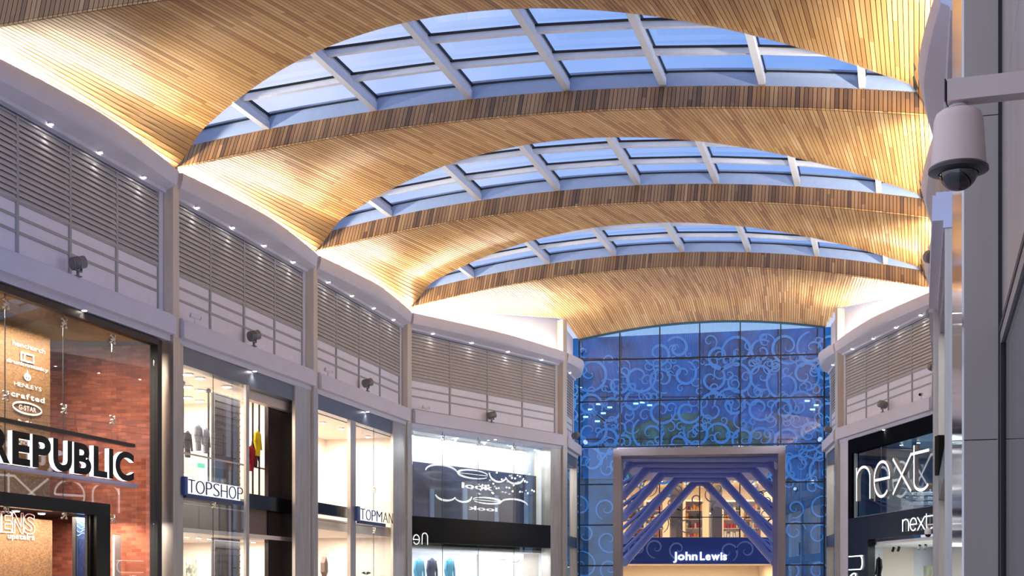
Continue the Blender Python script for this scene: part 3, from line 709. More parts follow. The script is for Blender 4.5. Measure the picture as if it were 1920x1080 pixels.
def thin_sign(fr, chars, z0, z1, y, pale, lab, P, white_box):
    M = fr[0]; sg = empty('shop_sign', M, lab, 'sign')
    for ch, a, b in chars:
        m = MB(); put_glyph(m, ch, P(a, y), P(b, y), z0, z1, y-.012, y, 0, 0, -.02); m.build('letter', BLACK, sg)
    a, b = white_box; m = MB(); m.box(P(a, y), P(b, y), y+.02, y+.03, z0-.02, z1+.02); m.build('lit_backing', mat('sign_backing', (1, 1, 1, 1), .4, emit=(.86, .9, 1, 1), es=.85), sg)
    m = MB(); m.box(P(a, y), P(b+4, y), y-.02, y+.06, z0-.12, z0-.03); m.build('sign_rail', mat('navy_rail', lin(52, 66, 110), .4), sg)
    m = MB(); m.box(P(a-4, y), P(a+1, y), y-.04, y+.06, z0-.06, z1+.04); m.build('end_cap', mat('blue_end_cap', lin(70, 90, 150), .4), sg)
def shop_dark_columns():
    fr = frL[1]; M, L = fr; P = lambda px, y=0: s_at(fr, px, y); Z = lambda px, py, y=0: z_at(fr, px, py, y)
    room(fr, .2, L-.25, .45, 5.5, 3.8, 6.55, 'left', INW); room(fr, .2, L-.25, .45, 4.5, 0, 2.9, 'left', INW)
    sl = MB(); sl.box(.2, L-.25, .5, 5.9, 2.94, 3.75); struct(sl, 'floor', mat('taupe_floor_edge', lin(112, 98, 92), .6), M)
    r = empty('shopfront', M, 'steel framed shopfront with tall glass, dark interior columns and warm lit upper floor', 'shopfront')
    zf = Z(400, 702, .05)
    m = MB(); m.box(.15, L-.15, .05, .3, zf, 6.8); m.build('fascia_panel', FASC, r)
    m = MB(); m.box(.15, P(342, .02), .0, .1, 0, 6.8); m.build('jamb', STEEL, r)
    m = MB(); m.box(P(552, .02), L-.15, .0, .08, 0, 6.8); m.build('jamb', STEEL, r)
    m = MB(); m.box(P(460, .02), P(466, .02), .0, .06, 0, zf); m.build('mullion', STEEL, r)
    m = MB(); m.box(P(467, .3), P(552, .3), .3, .5, zf-.22, zf+.1); m.build('recessed_header', mat('mauve_header', lin(214, 198, 194), .5), r)
    zt = Z(505, 931, .3); zb = Z(505, 957, .3)
    m = MB(); m.box(P(467, .3), P(552, .3), .3, .42, zb, zt); m.build('black_band', BLACK, r)
    pane_row(r, [P(342, .12), P(400, .12), P(459, .12)], 0, zf, .12)
    fitting(r, P(400, .12), .12, Z(400, 945)); fitting(r, P(400, .12), .12, 1.6)
    m = MB(); m.box(P(342, .2), P(459, .2), .2, .24, Z(400, 950), Z(400, 950)+.03); m.build('glass_rail', STEEL, r)
    CB = mat('dark_bronze_cladding', lin(52, 42, 42), .25, .2, noise=.15, nscale=2); CS = mat('dark_ribbed_cladding', lin(84, 80, 86), .4)
    m = MB(); x0, x1 = P(503, .46), P(553, .46); m.box(x0, x1, .46, .56, 0, Z(520, 762, .46)); tag(m.build('clad_column', CB, M=M), 'glossy dark bronze column in the open right half of the shopfront', 'column')
    m = MB(); x0, x1 = P(403, 1.2), P(450, 1.2); zt_ = Z(425, 742, 1.2); m.box(x0, x1, 1.2, 1.3, 0, zt_)
    for i in range(40): m.box(x0-.01, x1+.01, 1.185, 1.2, .1+i*.16, .13+i*.16, 0)
    tag(m.build('clad_column', CS, M=M), 'dark grey ribbed column behind the glass at the left', 'column')
    thin_sign(fr, [('T', 353, 365), ('O', 367, 383), ('P', 386, 397), ('S', 400, 411), ('H', 414, 426), ('O', 429, 442), ('P', 445, 455)], Z(400, 930, -.05), Z(400, 906, -.05), -.05, 0, 'sign with thin black capitals on a white lit strip, seven letters', P, (348, 452))
    # upper floor display
    m = MB(); zz = Z(400, 860, .9); m.box(P(342, .9), P(500, .9), .9, .93, zz-.02, zz+.02); m.box(P(342, .9), P(500, .9), .91, .92, 3.75, zz-.02, 1); tag(m.build('balustrade', [mat('pale_balustrade', lin(214, 196, 186), .5), GLS], M=M), 'pale upper floor balustrade with thin top rail', 'railing')
    for px, nm in ((343, 'leftmost'), (391, 'second from left'), (474, 'left of the yellow top'), (486, 'right of the yellow top')):
        yp = 1.6 if px < 450 else .75; m = MB(); m.cyl((P(px, yp), yp, 3.85), (P(px, yp), yp, 6.54), .025, n=8); m.cyl((P(px, yp), yp, 6.45), (P(px, yp), yp, 6.52), .06, n=10); tag(m.build('display_pole', BLKM, M=M), 'thin black ceiling-high display pole, %s' % nm, 'pole')
    CLR = [(352, 868, lin(60, 58, 60), 'black garment beside the leftmost display pole'), (372, 855, lin(128, 130, 140), 'grey jacket hanging behind the glass on the upper floor'), (386, 860, lin(150, 152, 165), 'pale grey garment beside the grey jacket'),
           (483, 842, lin(232, 200, 30), 'bright yellow top hanging on the upper floor'), (471, 870, lin(150, 24, 34), 'dark red garment below the yellow top'), (478, 862, lin(40, 36, 44), 'black garment just right of the dark red one')]
    for i, (px, py, c, lab) in enumerate(CLR):
        y = 1.5+.05*i if px < 450 else .58+.06*(i-3); z = Z(px, py, y)+(.75 if px < 450 else .45)
        garment(M, P(px, y), y, z, .62, mat('cloth_%d' % i, c, .9), lab)
    m = MB(); m.box(P(373, 2.2), P(384, 2.2), 2.2, 2.25, Z(378, 877, 2.2), Z(378, 869, 2.2)); tag(m.build('exit_sign', mat('green_sign', lin(60, 190, 140), .4, emit=(.1, .7, .45, 1), es=.8), M=M), 'tiny green lit exit sign on the upper floor', 'sign')
    lp = [(P(px, 1+.9*j), 1+.9*j) for j in range(4) for px in (352, 375, 425, 480)]
    ceiling_lamps(fr, lp, 6.54, 'round ceiling lamps on the upper floor of the shop with dark columns', r=.1)
    # lower floor
    PU = mat('mauve_wall_band', lin(176, 140, 170), .7); m = MB(); m.box(.25, L-.3, 4.2, 4.25, 1.9, 2.5); struct(m, 'trim_41', PU, M)
    m = MB(); m.box(P(352, 3.2), P(391, 3.2), 3.2, 3.25, 1.2, Z(372, 1050, 3.2)); tag(m.build('poster', mat('floral_poster', lin(180, 190, 180), .6, noise=.9, nscale=7), M=M), 'black and white floral picture on the lower floor', 'poster')
    m = MB(); m.box(P(468, 3), P(495, 3), 3, 3.3, .2, Z(480, 1052, 3)); m.box(P(468, 3)-.03, P(495, 3)+.03, 2.97, 3.33, Z(480, 1052, 3), Z(480, 1052, 3)+.04); tag(m.build('display_cabinet', mat('tan_board', lin(214, 170, 120), .6), M=M), 'tan display cabinet on the lower floor beside the bronze column', 'cabinet')
    ceiling_lamps(fr, [(P(px, 1.4), 1.4) for px in (350, 372, 392, 430, 475, 490)], 2.89, 'small lamps in a row under the taupe floor edge', r=.05)
    area('shop_light', TT(M, L/2, 2.4, 6.5), 6, 3.2, 430, (1, .87, .76)); area('shop_light', TT(M, L/2, 2.2, 2.85), 6, 2.5, 380, (1, .88, .78))
shop_dark_columns()

def shop_white():
    fr = frL[2]; M, L = fr; P = lambda px, y=0: s_at(fr, px, y); Z = lambda px, py, y=0: z_at(fr, px, py, y)
    room(fr, .2, L-.25, .45, 2.2, 3.6, 6.4, 'left', INW); room(fr, .2, L-.25, .45, 4.5, 0, 3.3, 'left', INW)
    sl = MB(); sl.box(.2, L-.25, .5, 2.7, 3.35, 3.55); struct(sl, 'floor', INW, M)
    zf = Z(660, 789, .05)
    r = empty('shopfront', M, 'steel framed shopfront glowing plain warm white, split by one mullion', 'shopfront')
    m = MB(); m.box(.15, L-.15, .05, .3, zf, 6.8); m.build('fascia_panel', FASC, r)
    m = MB(); m.box(P(656, .02), P(666, .02), .0, .1, 0, zf); m.build('mullion', STEEL, r)
    m = MB(); m.box(P(736, .02), L-.15, .0, .08, 0, 6.8); m.build('jamb', STEEL, r)
    m = MB(); m.box(.15, P(592, .02)+.03, .0, .08, 0, 6.8); m.build('jamb', STEEL, r)
    zt = Z(628, 947, .2); zb = Z(628, 968, .2); m = MB(); m.box(P(590, .2), P(657, .2), .2, .32, zb, zt); m.build('black_band', BLACK, r)
    pane_row(r, [P(667, .12), P(701, .12), P(736, .12)], 0, zf, .12)
    for z in (4.6, 3.4, 1.6): fitting(r, P(701, .12), .12, z)
    thin_sign(fr, [('T', 676, 684), ('O', 686, 695), ('P', 697, 704), ('M', 706, 716), ('A', 718, 727), ('N', 729, 736)], Z(700, 977, -.05), Z(700, 957, -.05), -.05, 0, 'sign with thin black capitals on the all-white shopfront, six letters', P, (672, 718))
    m = MB(); m.box(.3, 3.4, 4.4, 4.45, .2, 2.3); struct(m, 'trim_42', mat('mauve_wall_band', lin(176, 140, 170)), M)
    px, py = 608, 1062; y = 1.2; x = P(px, y); z = Z(px, py, y); m = MB()
    m.prism([(x, z+.28), (x+.13, z+.1), (x+.13, z-.16), (x, z-.3), (x-.13, z-.16), (x-.13, z+.1)], y-.06, y+.06); m.box(x-.015, x+.015, y-.015, y+.015, .0, z-.28)
    tag(m.build('display_board', mat('brown_board', lin(112, 92, 86), .7), M=M), 'brown pointed board standing in the lower white window', 'display')
    m = MB(); c = (P(687, .9), .9, Z(687, 1078, .9)); m.cyl((c[0], c[1], 0), (c[0], c[1], c[2]-.1), .03, n=8)
    for i in range(14):
        a = i*2.4; rr = .16; m.add([c, (c[0]+rr*math.cos(a)*.5-.03, c[1]+rr*math.sin(a)*.5, c[2]+.1), (c[0]+rr*math.cos(a), c[1]+rr*math.sin(a), c[2]+.06), (c[0]+rr*math.cos(a)*.5+.03, c[1]+rr*math.sin(a)*.5, c[2]+.04)], [(0, 1, 2, 3)])
    tag(m.build('potted_plant', mat('plant_green', lin(70, 90, 60), .8), M=M), 'small dark plant low behind the glass of the all-white shopfront', 'plant')
    m = MB(); x0 = P(625, 2.6)
    m.box(x0, x0+1.4, 2.4, 3, .9, 1.0)
    for a, b in ((x0+.05, 2.45), (x0+1.3, 2.45), (x0+.05, 2.9), (x0+1.3, 2.9)): m.box(a, a+.05, b, b+.05, 0, .9)
    tag(m.build('display_table', ALUW, M=M), 'white display table inside the all-white shop', 'table')
    ceiling_lamps(fr, [(P(px, 1.0), 1.0) for px in (605, 640, 690, 720)], 6.39, 'ceiling lamps behind the all-white upper window', r=.07)
    area('shop_light', TT(M, L/2, 1.3, 6.35), 6, 1.5, 420, (1, .9, .8)); area('shop_light', TT(M, L/2, 1.6, 3.25), 6, 2, 330, (1, .9, .8))
shop_white()

# script "new look": thin arcs
def arc(cx, cz, rx, rz, a0, a1, n=16): return [(cx+rx*math.cos(math.radians(a0+(a1-a0)*i/n)), cz+rz*math.sin(math.radians(a0+(a1-a0)*i/n))) for i in range(n+1)]
def shop_script():
    fr = frL[3]; M, L = fr; P = lambda px, y=0: s_at(fr, px, y); Z = lambda px, py, y=0: z_at(fr, px, py, y)
    room(fr, .2, L-.3, .5, .55, 3.9, 6.75, 'left', INC); room(fr, .2, L-.3, .5, 3.0, 0, 3.0, 'left', INC)
    sl = MB(); sl.box(.2, L-.3, .5, 3.5, 3.05, 3.85); struct(sl, 'floor', BLKM, M)
    r = empty('shopfront', M, 'frameless glass shopfront with bright white interior and glossy black band across its middle', 'shopfront')
    x1 = P(1028, .1)
    pane_row(r, [.16, P(830, .12), P(897, .12), P(964, .12), x1], 0, 6.78, .12)
    for px in (830, 897, 964): fitting(r, P(px, .12), .12, 6.6); 
    zt = Z(900, 976, .0); zb = Z(900, 1022, .0)
    m = MB(); m.box(.14, x1, .0, .1, zb, zt); m.build('black_band', BLACK, r)
    m = MB(); m.box(x1, L-.15, .0, .4, 0, 6.8); m.build('jamb', STEEL, r)
    # blue-grey back window region
    yb = .98; m = MB(); a, b = P(776, yb), P(1012, yb)
    zc = Z(900, 880, yb)
    m.box(a, b, yb, yb+.05, 3.95, zc); struct(m, 'trim_43', mat('blue_grey_backdrop', lin(62, 68, 92), .15, noise=.4, nscale=.9), M)
    m = MB()
    for i in range(4): xx = a+(b-a)*(i+.5)/4; m.box(xx-.1, xx+.1, yb-.04, yb, 3.95, 5.0+.2*(i % 2))
    tag(m.build('hanging_banner', mat('pale_blue_banner', lin(110, 134, 170), .6), M=M), 'pale blue banners on the back wall behind the white script', 'banner')
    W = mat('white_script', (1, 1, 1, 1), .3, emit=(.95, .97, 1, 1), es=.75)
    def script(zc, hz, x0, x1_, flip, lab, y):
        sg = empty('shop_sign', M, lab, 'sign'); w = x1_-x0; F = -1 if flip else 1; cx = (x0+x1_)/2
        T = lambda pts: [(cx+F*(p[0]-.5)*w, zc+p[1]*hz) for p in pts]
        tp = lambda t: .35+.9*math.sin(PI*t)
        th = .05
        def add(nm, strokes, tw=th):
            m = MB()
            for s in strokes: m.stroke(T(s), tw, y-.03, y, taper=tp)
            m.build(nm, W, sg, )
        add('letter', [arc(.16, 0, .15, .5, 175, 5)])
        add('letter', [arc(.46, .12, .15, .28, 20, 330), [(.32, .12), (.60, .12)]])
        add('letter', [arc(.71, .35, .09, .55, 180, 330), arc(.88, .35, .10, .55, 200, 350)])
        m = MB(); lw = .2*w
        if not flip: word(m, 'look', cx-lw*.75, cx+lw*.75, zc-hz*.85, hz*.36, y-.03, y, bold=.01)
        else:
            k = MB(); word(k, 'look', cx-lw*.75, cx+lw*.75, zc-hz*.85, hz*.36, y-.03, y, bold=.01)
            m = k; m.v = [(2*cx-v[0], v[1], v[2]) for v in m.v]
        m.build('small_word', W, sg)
    ys = .3
    script(Z(880, 892, ys), .5, P(795, ys), P(985, ys), False, 'large white curling script sign hanging in the upper glass window', ys)
    script(Z(900, 940, .5), .36, P(812, .5), P(990, .5), True, 'second curling script, mirrored left to right, below the larger one', .5)  # glowing mirrored copy of the sign, standing for its reflection
    random.seed(3)
    cl = [(774, 818), (788, 809), (829, 823), (854, 825), (858, 819), (890, 824), (908, 832), (922, 829), (952, 833), (961, 841), (1003, 843), (1009, 848)]
    for i, (px, py) in enumerate(cl):
        y = .55+.08*(i % 4); o = empty('pendant_bulb', TT(M, P(px, y), y, Z(px, py, y)), 'tiny bright pendant bulbs near the top of the glass above the white script', 'light', 'tiny bulbs above the white script')
        b = MB(); b.sphere((0, 0, 0), .035, 10); b.build('bulb', LAMPC, o); b = MB(); b.cyl((0, 0, .03), (0, 0, max(.06, 6.74-(Z(px, py, y)))), .006, n=5); b.build('wire', BLKM, o)
    for i in range(26):
        px = random.uniform(900, 1005); py = random.uniform(885, 925); y = .55+.3*random.random(); o = empty('pendant_bulb', TT(M, P(px, y), y, Z(px, py, y)), 'tiny sparkling bulbs scattered right of the white script', 'light', 'sparkling bulbs right of the script')
        b = MB(); b.sphere((0, 0, 0), .022, 8); b.build('bulb', LAMPC, o); b = MB(); b.cyl((0, 0, .02), (0, 0, 6.7-Z(px, py, y)), .002, n=4); b.build('wire', BLKM, o)
    # lower floor: lit posters, mirror script
    for px0, px1, c, nm in ((863, 893, lin(230, 226, 232), 'left'), (900, 985, lin(250, 244, 248), 'wide right')):
        m = MB(); yy = 1.4; m.box(P(px0, yy), P(px1, yy), yy, yy+.06, .6, Z(900, 1032, yy)); m.build
        o = tag(m.build('light_box', mat('lightbox_'+nm[:4].strip(), c, .5, emit=c, es=.7, noise=.0), M=M), '%s white light box in the lower window under the black band' % nm, 'light box')
    m = MB(); y = 1.32
    for q in (arc(P(915, y), Z(915, 1050, y), .28, .16, 170, 10), arc(P(942, y), Z(942, 1045, y), .3, .09, 0, 350), arc(P(965, y), Z(965, 1048, y), .3, .12, 190, 350)): m.stroke(q, .03, y-.01, y)
    tag(m.build('script_decal', mat('grey_decal', lin(120, 120, 130), .5), M=M), 'thin grey curling script across the wide lower light box', 'lettering')
    for i, px in enumerate((786, 810, 843)):
        garment(M, P(px, 1.2), 1.2, Z(px, 1052, 1.2)+.1, .9, mat('tealcloth_%d' % i, [lin(90, 160, 190), lin(60, 66, 90), lin(80, 150, 180)][i], .8), ['pale teal garment, leftmost under the reversed letters', 'dark garment between two teal ones in the lower window', 'teal garment just left of the light boxes'][i])
    # reflection of the opposite sign, modelled as glowing reversed letters on the black band
    m = MB(); yy = -.03; cx = P(794, yy); zc = Z(794, 1011, yy); h = .34
    m.stroke([(cx+.2, zc-h/2), (cx+.2, zc+h*.35)]+arc(cx+.06, zc+h*.28, .13, .1, 10, 170)+[(cx-.08, zc-h/2)], .03, yy-.01, yy)
    m.stroke(arc(cx-.36, zc-.02, .15, .15, 190, -150)+[], .03, yy-.01, yy); m.stroke([(cx-.5, zc-.02), (cx-.21, zc-.02)], .03, yy-.01, yy)
    tag(m.build('reversed_letters', W, M=M), 'two thin white reversed letters at the left of the black band', 'lettering')
    area('shop_light', TT(M, L/2, .75, 6.7), 7, .35, 200, (.92, .96, 1)); area('shop_light', TT(M, L/2, 1.5, 2.95), 7, 1.6, 260, (.92, .96, 1))
shop_script()

def shop_next():
    fr = frR[3]; M, L = fr; P = lambda px, y=0: s_at(fr, px, y); Z = lambda px, py, y=0: z_at(fr, px, py, y)
    NAVY = mat('dark_navy_wall', lin(12, 28, 62), .5, noise=.2)
    room(fr, .25, L-.3, .3, 3.5, 3.9, 6.6, 'right', mat('blue_grey_shop_wall', lin(128, 158, 190), .6), cm=mat('navy_ceiling', lin(30, 60, 90), .4)); room(fr, .25, L-.3, .3, 4, 0, 3.15, 'right', INC)
    r = empty('shopfront', M, 'black gloss shopfront with a wide window and thick black fascia between its floors', 'shopfront')
    x0, x1 = P(1590, 0), L-.15; w0 = P(1597, 0); zt = Z(1675, 828); zb = Z(1675, 960); z2 = Z(1675, 1007)
    m = MB(); m.box(x0, w0, 0, .25, zb, 6.8); m.box(w0, x1, 0, .25, zt, 6.8); m.build('upper_frame', mat('dark_blue_black', lin(4, 6, 16), .8, spec=.05), r)
    m = MB(); m.box(x0, x1, 0, .25, z2, zb); m.build('fascia_panel', BLACK, r)
    m = MB(); m.box(x0, P(1627), 0, .25, 0, z2); m.build('side_panel', BLACK, r)
    m = MB(); m.box(.15, x0, .02, .3, 0, 6.8); m.build('jamb', WHITE, r)
    pane_row(r, [w0, P(1645), x1], zb, zt, .12)
    m = MB(); m.box(w0, w0+.03, .08, .2, zb, zt); m.box(w0, x1, .08, .2, zb, zb+.03); m.build('window_frame', FRAME, r)
    m = MB(); m.box(P(1592, .9), P(1660, .9), .9, .95, 3.95, 6.6); struct(m, 'wall_right_partition', NAVY, M)
    m = MB(); m.box(P(1660, 3.6), L-.35, 3.6, 3.7, 3.95, Z(1700, 870, 3.6)); struct(m, 'trim_44', mat('teal_blue_backdrop', lin(70, 120, 160), .4, noise=.3, nscale=2), M)
    # stacked folded goods
    for k in range(3):
        for i in range(4):
            px = 1693+i*14; yy = 1.6; x = P(px, yy); z = Z(px, 947-k*9, yy)
            m = MB(); m.box(x-.22, x+.22, yy, yy+.3, z, z+.02); 
            for j in range(3): m.cyl((x-.15+j*.15, yy+.02, z+.07), (x-.12+j*.15, yy+.26, z+.07), .055, .03, n=8)
            tag(m.build('shoe_shelf', mat('pale_shelf', lin(210, 222, 232), .4), M=M), 'small pale shelf of shoes behind the big white letters', 'shelf', 'pale shoe shelves in the upper window')
    ceiling_lamps(fr, [(P(px, 1+.3*j), 1+.3*j) for j, px in enumerate((1620, 1650, 1690, 1722))], 6.59, 'small ceiling lamps above the big white letters', LAMPC, .05)
    # large sign: thin strokes, deep returns
    GR = mat('grey_letter_return', lin(150, 146, 144), .5)
    def nx(sg, px, zb_, zx, zt_, y0, y1, w, ms):
        (na, nb), (ea, eb), (xa, xb), (ta, tb) = px; h = zx-zb_
        m = MB(); m.stroke([(na, zb_), (na, zx)], w, y0, y1, 0, ms); rx = (nb-na)/2; m.stroke([(na, zx-h*.38)]+arc(na+rx, zx-h*.36, rx, h*.34, 170, 10, 12)+[(nb, zx-h*.4), (nb, zb_)], w, y0, y1, 0, ms); m.build('letter', [LITW, GR], sg)
        m = MB(); cx = (ea+eb)/2; rx = (eb-ea)/2; cz = zb_+h/2; m.stroke([(ea, cz)]+[(eb, cz)]+arc(cx, cz, rx, h/2, 2, 315, 26), w, y0, y1, 0, ms); m.build('letter', [LITW, GR], sg)
        m = MB(); m.stroke([(xa, zb_), (xb, zx)], w, y0, y1, 0, ms); m.stroke([(xa, zx), (xb, zb_)], w, y0, y1, 0, ms); m.build('letter', [LITW, GR], sg)
        m = MB(); tx = ta+(tb-ta)*.12; m.stroke([(tx, zt_), (tx, zb_+h*.2)]+arc(tx+(tb-tx)*.5, zb_+h*.22, (tb-tx)*.5, h*.24, 185, 330, 10), w, y0, y1, 0, ms); m.stroke([(ta-(tb-ta)*.1, zx), (tb, zx)], w, y0, y1, 0, ms); m.build('letter', [LITW, GR], sg)
    y = -.25; Q = lambda p: P(p, y)
    sg = empty('shop_sign', M, 'very large white lit four-letter lowercase sign across the upper window', 'sign')
    nx(sg, [(Q(1606), Q(1631)), (Q(1639), Q(1668)), (Q(1674), Q(1708)), (Q(1710), Q(1742))], Z(1620, 937, y), Z(1620, 874, y), Z(1620, 860, y), y, y+.13, .08, 1)
    sg = empty('shop_sign', M, 'smaller glowing white four-letter lowercase sign on the black fascia below', 'sign'); y = -.06
    nx(sg, [(Q(1692), Q(1703)), (Q(1706), Q(1718)), (Q(1720), Q(1733)), (Q(1735), Q(1748))], Z(1700, 996, y), Z(1700, 973, y), Z(1700, 968, y), y, y+.015, .032, 0)
    # sideways letters
    y = -.04; sg = empty('shop_sign', M, 'white lowercase letters turned sideways on the black side panel', 'sign'); a, b = P(1591, y), P(1616, y); zt_ = Z(1600, 1043, y); w = .035; h = b-a; k = .45
    m = MB(); m.stroke([(a, zt_), (b, zt_)], w, y, y+.03); m.stroke([(b-.1, zt_)]+arc(b-.2, zt_-k/2, .19, k/2, 90, -90, 12)+[(a, zt_-k)], w, y, y+.03); m.build('letter', LITW, sg)
    m = MB(); c = (a+b)/2; zc = zt_-k-.38; m.stroke(arc(c, zc, h/2, .26, 100, 380, 22), w, y, y+.03); m.stroke([(c, zc+.26), (c, zc-.26)], w, y, y+.03); m.build('letter', LITW, sg)
    # lower interior
    tr = empty('track_light', M, 'ceiling track with four small spot heads in the lower doorway', 'light'); zz = Z(1690, 1022, 1.5)
    m = MB(); m.box(P(1662, 1.5), L-.4, 1.5, 1.54, zz, zz+.03); m.build('track', BLKM, tr)
    for px in (1674, 1684, 1723, 1734):
        m = MB(); x = P(px, 1.5); m.cyl((x, 1.52, zz), (x, 1.52, zz-.06), .015, n=8); m.cyl((x, 1.54, zz-.05), (x+.02, 1.48, zz-.2), .045, n=10); m.build('spot_head', BLKM, tr)
    m = MB(); m.box(P(1662, 3.9), L-.35, 3.9, 3.98, 1.2, Z(1700, 1030, 3.9)); struct(m, 'trim_45', mat('blue_shop_back', lin(90, 120, 170), .5, noise=.3, nscale=2), M)
    m = MB(); m.box(P(1690, 3), L-.4, 3, 3.4, .3, Z(1720, 1062, 3)); tag(m.build('display_cabinet', mat('pale_yellow_unit', lin(214, 216, 190), .5, noise=.3, nscale=4), M=M), 'pale lit display cabinet in the lower doorway', 'cabinet')
    garment(M, P(1648, 1.0), 1.0, Z(1648, 1050, 1.0)+.1, .8, BLKM, 'dark coat standing just inside the lower black doorway')
    # dome camera on a short arm
    dc = empty('dome_camera', TT(M, P(1740, -.5), -.5, Z(1740, 1000, -.5)), 'small white dome security camera in front of the smaller lit letters', 'camera')
    m = MB(); m.lathe([(.0, .16), (.06, .15), (.10, .08), (.10, -.03), (0, -.03)], n=18); m.build('housing', ALUW, dc, smooth=True)
    m = MB(); m.sphere((0, 0, -.03), .085, 16, lo=PI/2, hi=PI); m.build('dome', BLACK, dc, smooth=True)
    m = MB(); m.cyl((0, 0, .15), (0, 0, .25), .02, n=8); m.bar((0, 0, .25), (.6, .3, .25), .04, .04); m.build('arm', ALUW, dc)
    area('shop_light', TT(M, L/2+1.4, 1.5, 6.5), 4, 1.2, 80, (.85, .93, 1)); area('shop_light', TT(M, L/2+1, 1.6, 3.1), 5, 2, 200, (.92, .96, 1))
shop_next()

# plain shopfronts in the steeply foreshortened right-hand bays and the two narrow end bays
for fr, nm, side in ((frR[0], 'nearest bay of the right wall', 'right'), (frR[1], 'second bay of the right wall', 'right'), (frR[2], 'third bay of the right wall', 'right'), (frL[4], 'narrow bay left of the blue end wall', 'left'), (frR[4], 'narrow bay right of the blue end wall', 'right')):
    M, L = fr; room(fr, .2, L-.2, .5, 2, 0, 6.7, side, INW)
    r = empty('shopfront', M, 'steel and glass shopfront in the %s' % nm, 'shopfront')
    m = MB(); m.box(.15, .35, .02, .3, 0, 6.8); m.build('jamb', STEEL, r); m = MB(); m.box(L-.35, L-.15, .02, .3, 0, 6.8); m.build('jamb', STEEL, r)
    m = MB(); m.box(.35, L-.35, .02, .3, 3.3, 3.7); m.build('black_band', BLACK, r); m = MB(); m.box(.35, L-.35, .05, .3, 6.4, 6.8); m.build('fascia_panel', FASC, r)
    pane_row(r, [.35, L/2, L-.35], 0, 6.4, .14)
    area('shop_light', TT(M, L/2, 1.3, 6.6), L*.7, 1, 120, (.95, .95, 1))

# ------------------------------------------------------------------ glazed end wall
def P_F(px, y=0): return s_at(frF, px, y)
def Z_F(px, py, y=0): return z_at(frF, px, py, y)
def end_wall():
    M, L = frF
    top = lambda s: end_height(V2(*(M @ Vector((s, 0, 0))).to_2d()))+.05
    px = [1162, 1237, 1312, 1388, 1464]; xs = [0.02]+[P_F(p) for p in px]+[L-.02]
    rows = [0, Z_F(1316, 1060), Z_F(1316, 983), Z_F(1316, 906), Z_F(1316, 835), Z_F(1316, 749), Z_F(1316, 670)]
    pl, pr_ = P_F(1151), P_F(1472); pt = Z_F(1312, 840)
    r = empty('window_4', M, kind='structure')
    BL = mat('dark_transom', lin(14, 22, 40), .4)
    for j in range(len(rows)):
        z0 = rows[j]; z1 = rows[j+1] if j+1 < len(rows) else None
        for i in range(6):
            a, b = xs[i], xs[i+1]
            zz0 = z0
            if j < 4:
                if i in (1, 2, 3, 4) : continue
                if i == 0: b = pl
                if i == 5: a = pr_
                if j == 3: z1_ = z1
            m = MB(); n = 8; g = .015
            if z1 is None:
                pts = [(a+g, z0+g), (b-g, z0+g)]+[(b-g+(a-b+2*g)*k/n, top(b-g+(a-b+2*g)*k/n)-.1) for k in range(n+1)]
            else: pts = [(a+g, z0+g), (b-g, z0+g), (b-g, z1-g), (a+g, z1-g)]
            m.prism(pts, .0, .02); m.build('glass_pane', MALLG, r)
    m = MB()
    for z in rows[1:]:
        if z < pt-.3: m.box(0, pl, -.01, .03, z-.025, z+.025); m.box(pr_, L, -.01, .03, z-.025, z+.025)
        else: m.box(0, L, -.01, .03, z-.025, z+.025)
    for x in xs[1:-1]: m.box(x-.02, x+.02, -.01, .03, rows[4], top(x)-.08)
    m.box(0, .06, -.02, .06, 0, top(.03)); m.box(L-.06, L, -.02, .06, 0, top(L-.03)); m.build('transom', BL, r)
    m = MB(); n = 40
    for i in range(n):
        s0, s1 = L*i/n, L*(i+1)/n; m.bar((s0, -.02, top(s0)-.06), (s1+.01, -.02, top(s1)-.06), .16, .1)
    m.build('arched_head', mat('teal_head_trim', lin(52, 84, 104), .4), r)
    for x in xs[1:-1]:
        for z in rows[4:]:
            b = MB()
            for sx in (-1, 1):
                for sz in (-1, 1): b.bar((x, .1, z), (x+sx*.1, .03, z+sz*.1), .02, .02)
            b.bar((x, .03, z), (x, .3, z), .03, .03); b.build('spider_bracket', STEEL, r)
    # tall fins behind the glass
    for x in xs[1:-1]:
        b = MB(); b.box(x-.012, x+.012, .12, .42, pt+.1, top(x)-.1); b.build('glass_fin', mat('fin', lin(90, 140, 170), .2), r)
    # portal
    PG = mat('portal_grey_paint', lin(132, 127, 138), .5, noise=.03)
    p = empty('entrance_portal', M, 'wide pale grey box frame portal in the middle of the blue glass end wall', 'portal')
    a, b = pl, pr_; ia, ib = P_F(1166), P_F(1459); it = Z_F(1312, 854)
    m = MB(); m.box(a, b, -.35, .6, it, pt); m.build('head', PG, p)
    m = MB(); m.box(a, ia, -.35, .6, 0, it); m.build('side_post', PG, p); m = MB(); m.box(ib, b, -.35, .6, 0, it); m.build('side_post', PG, p)
end_wall()

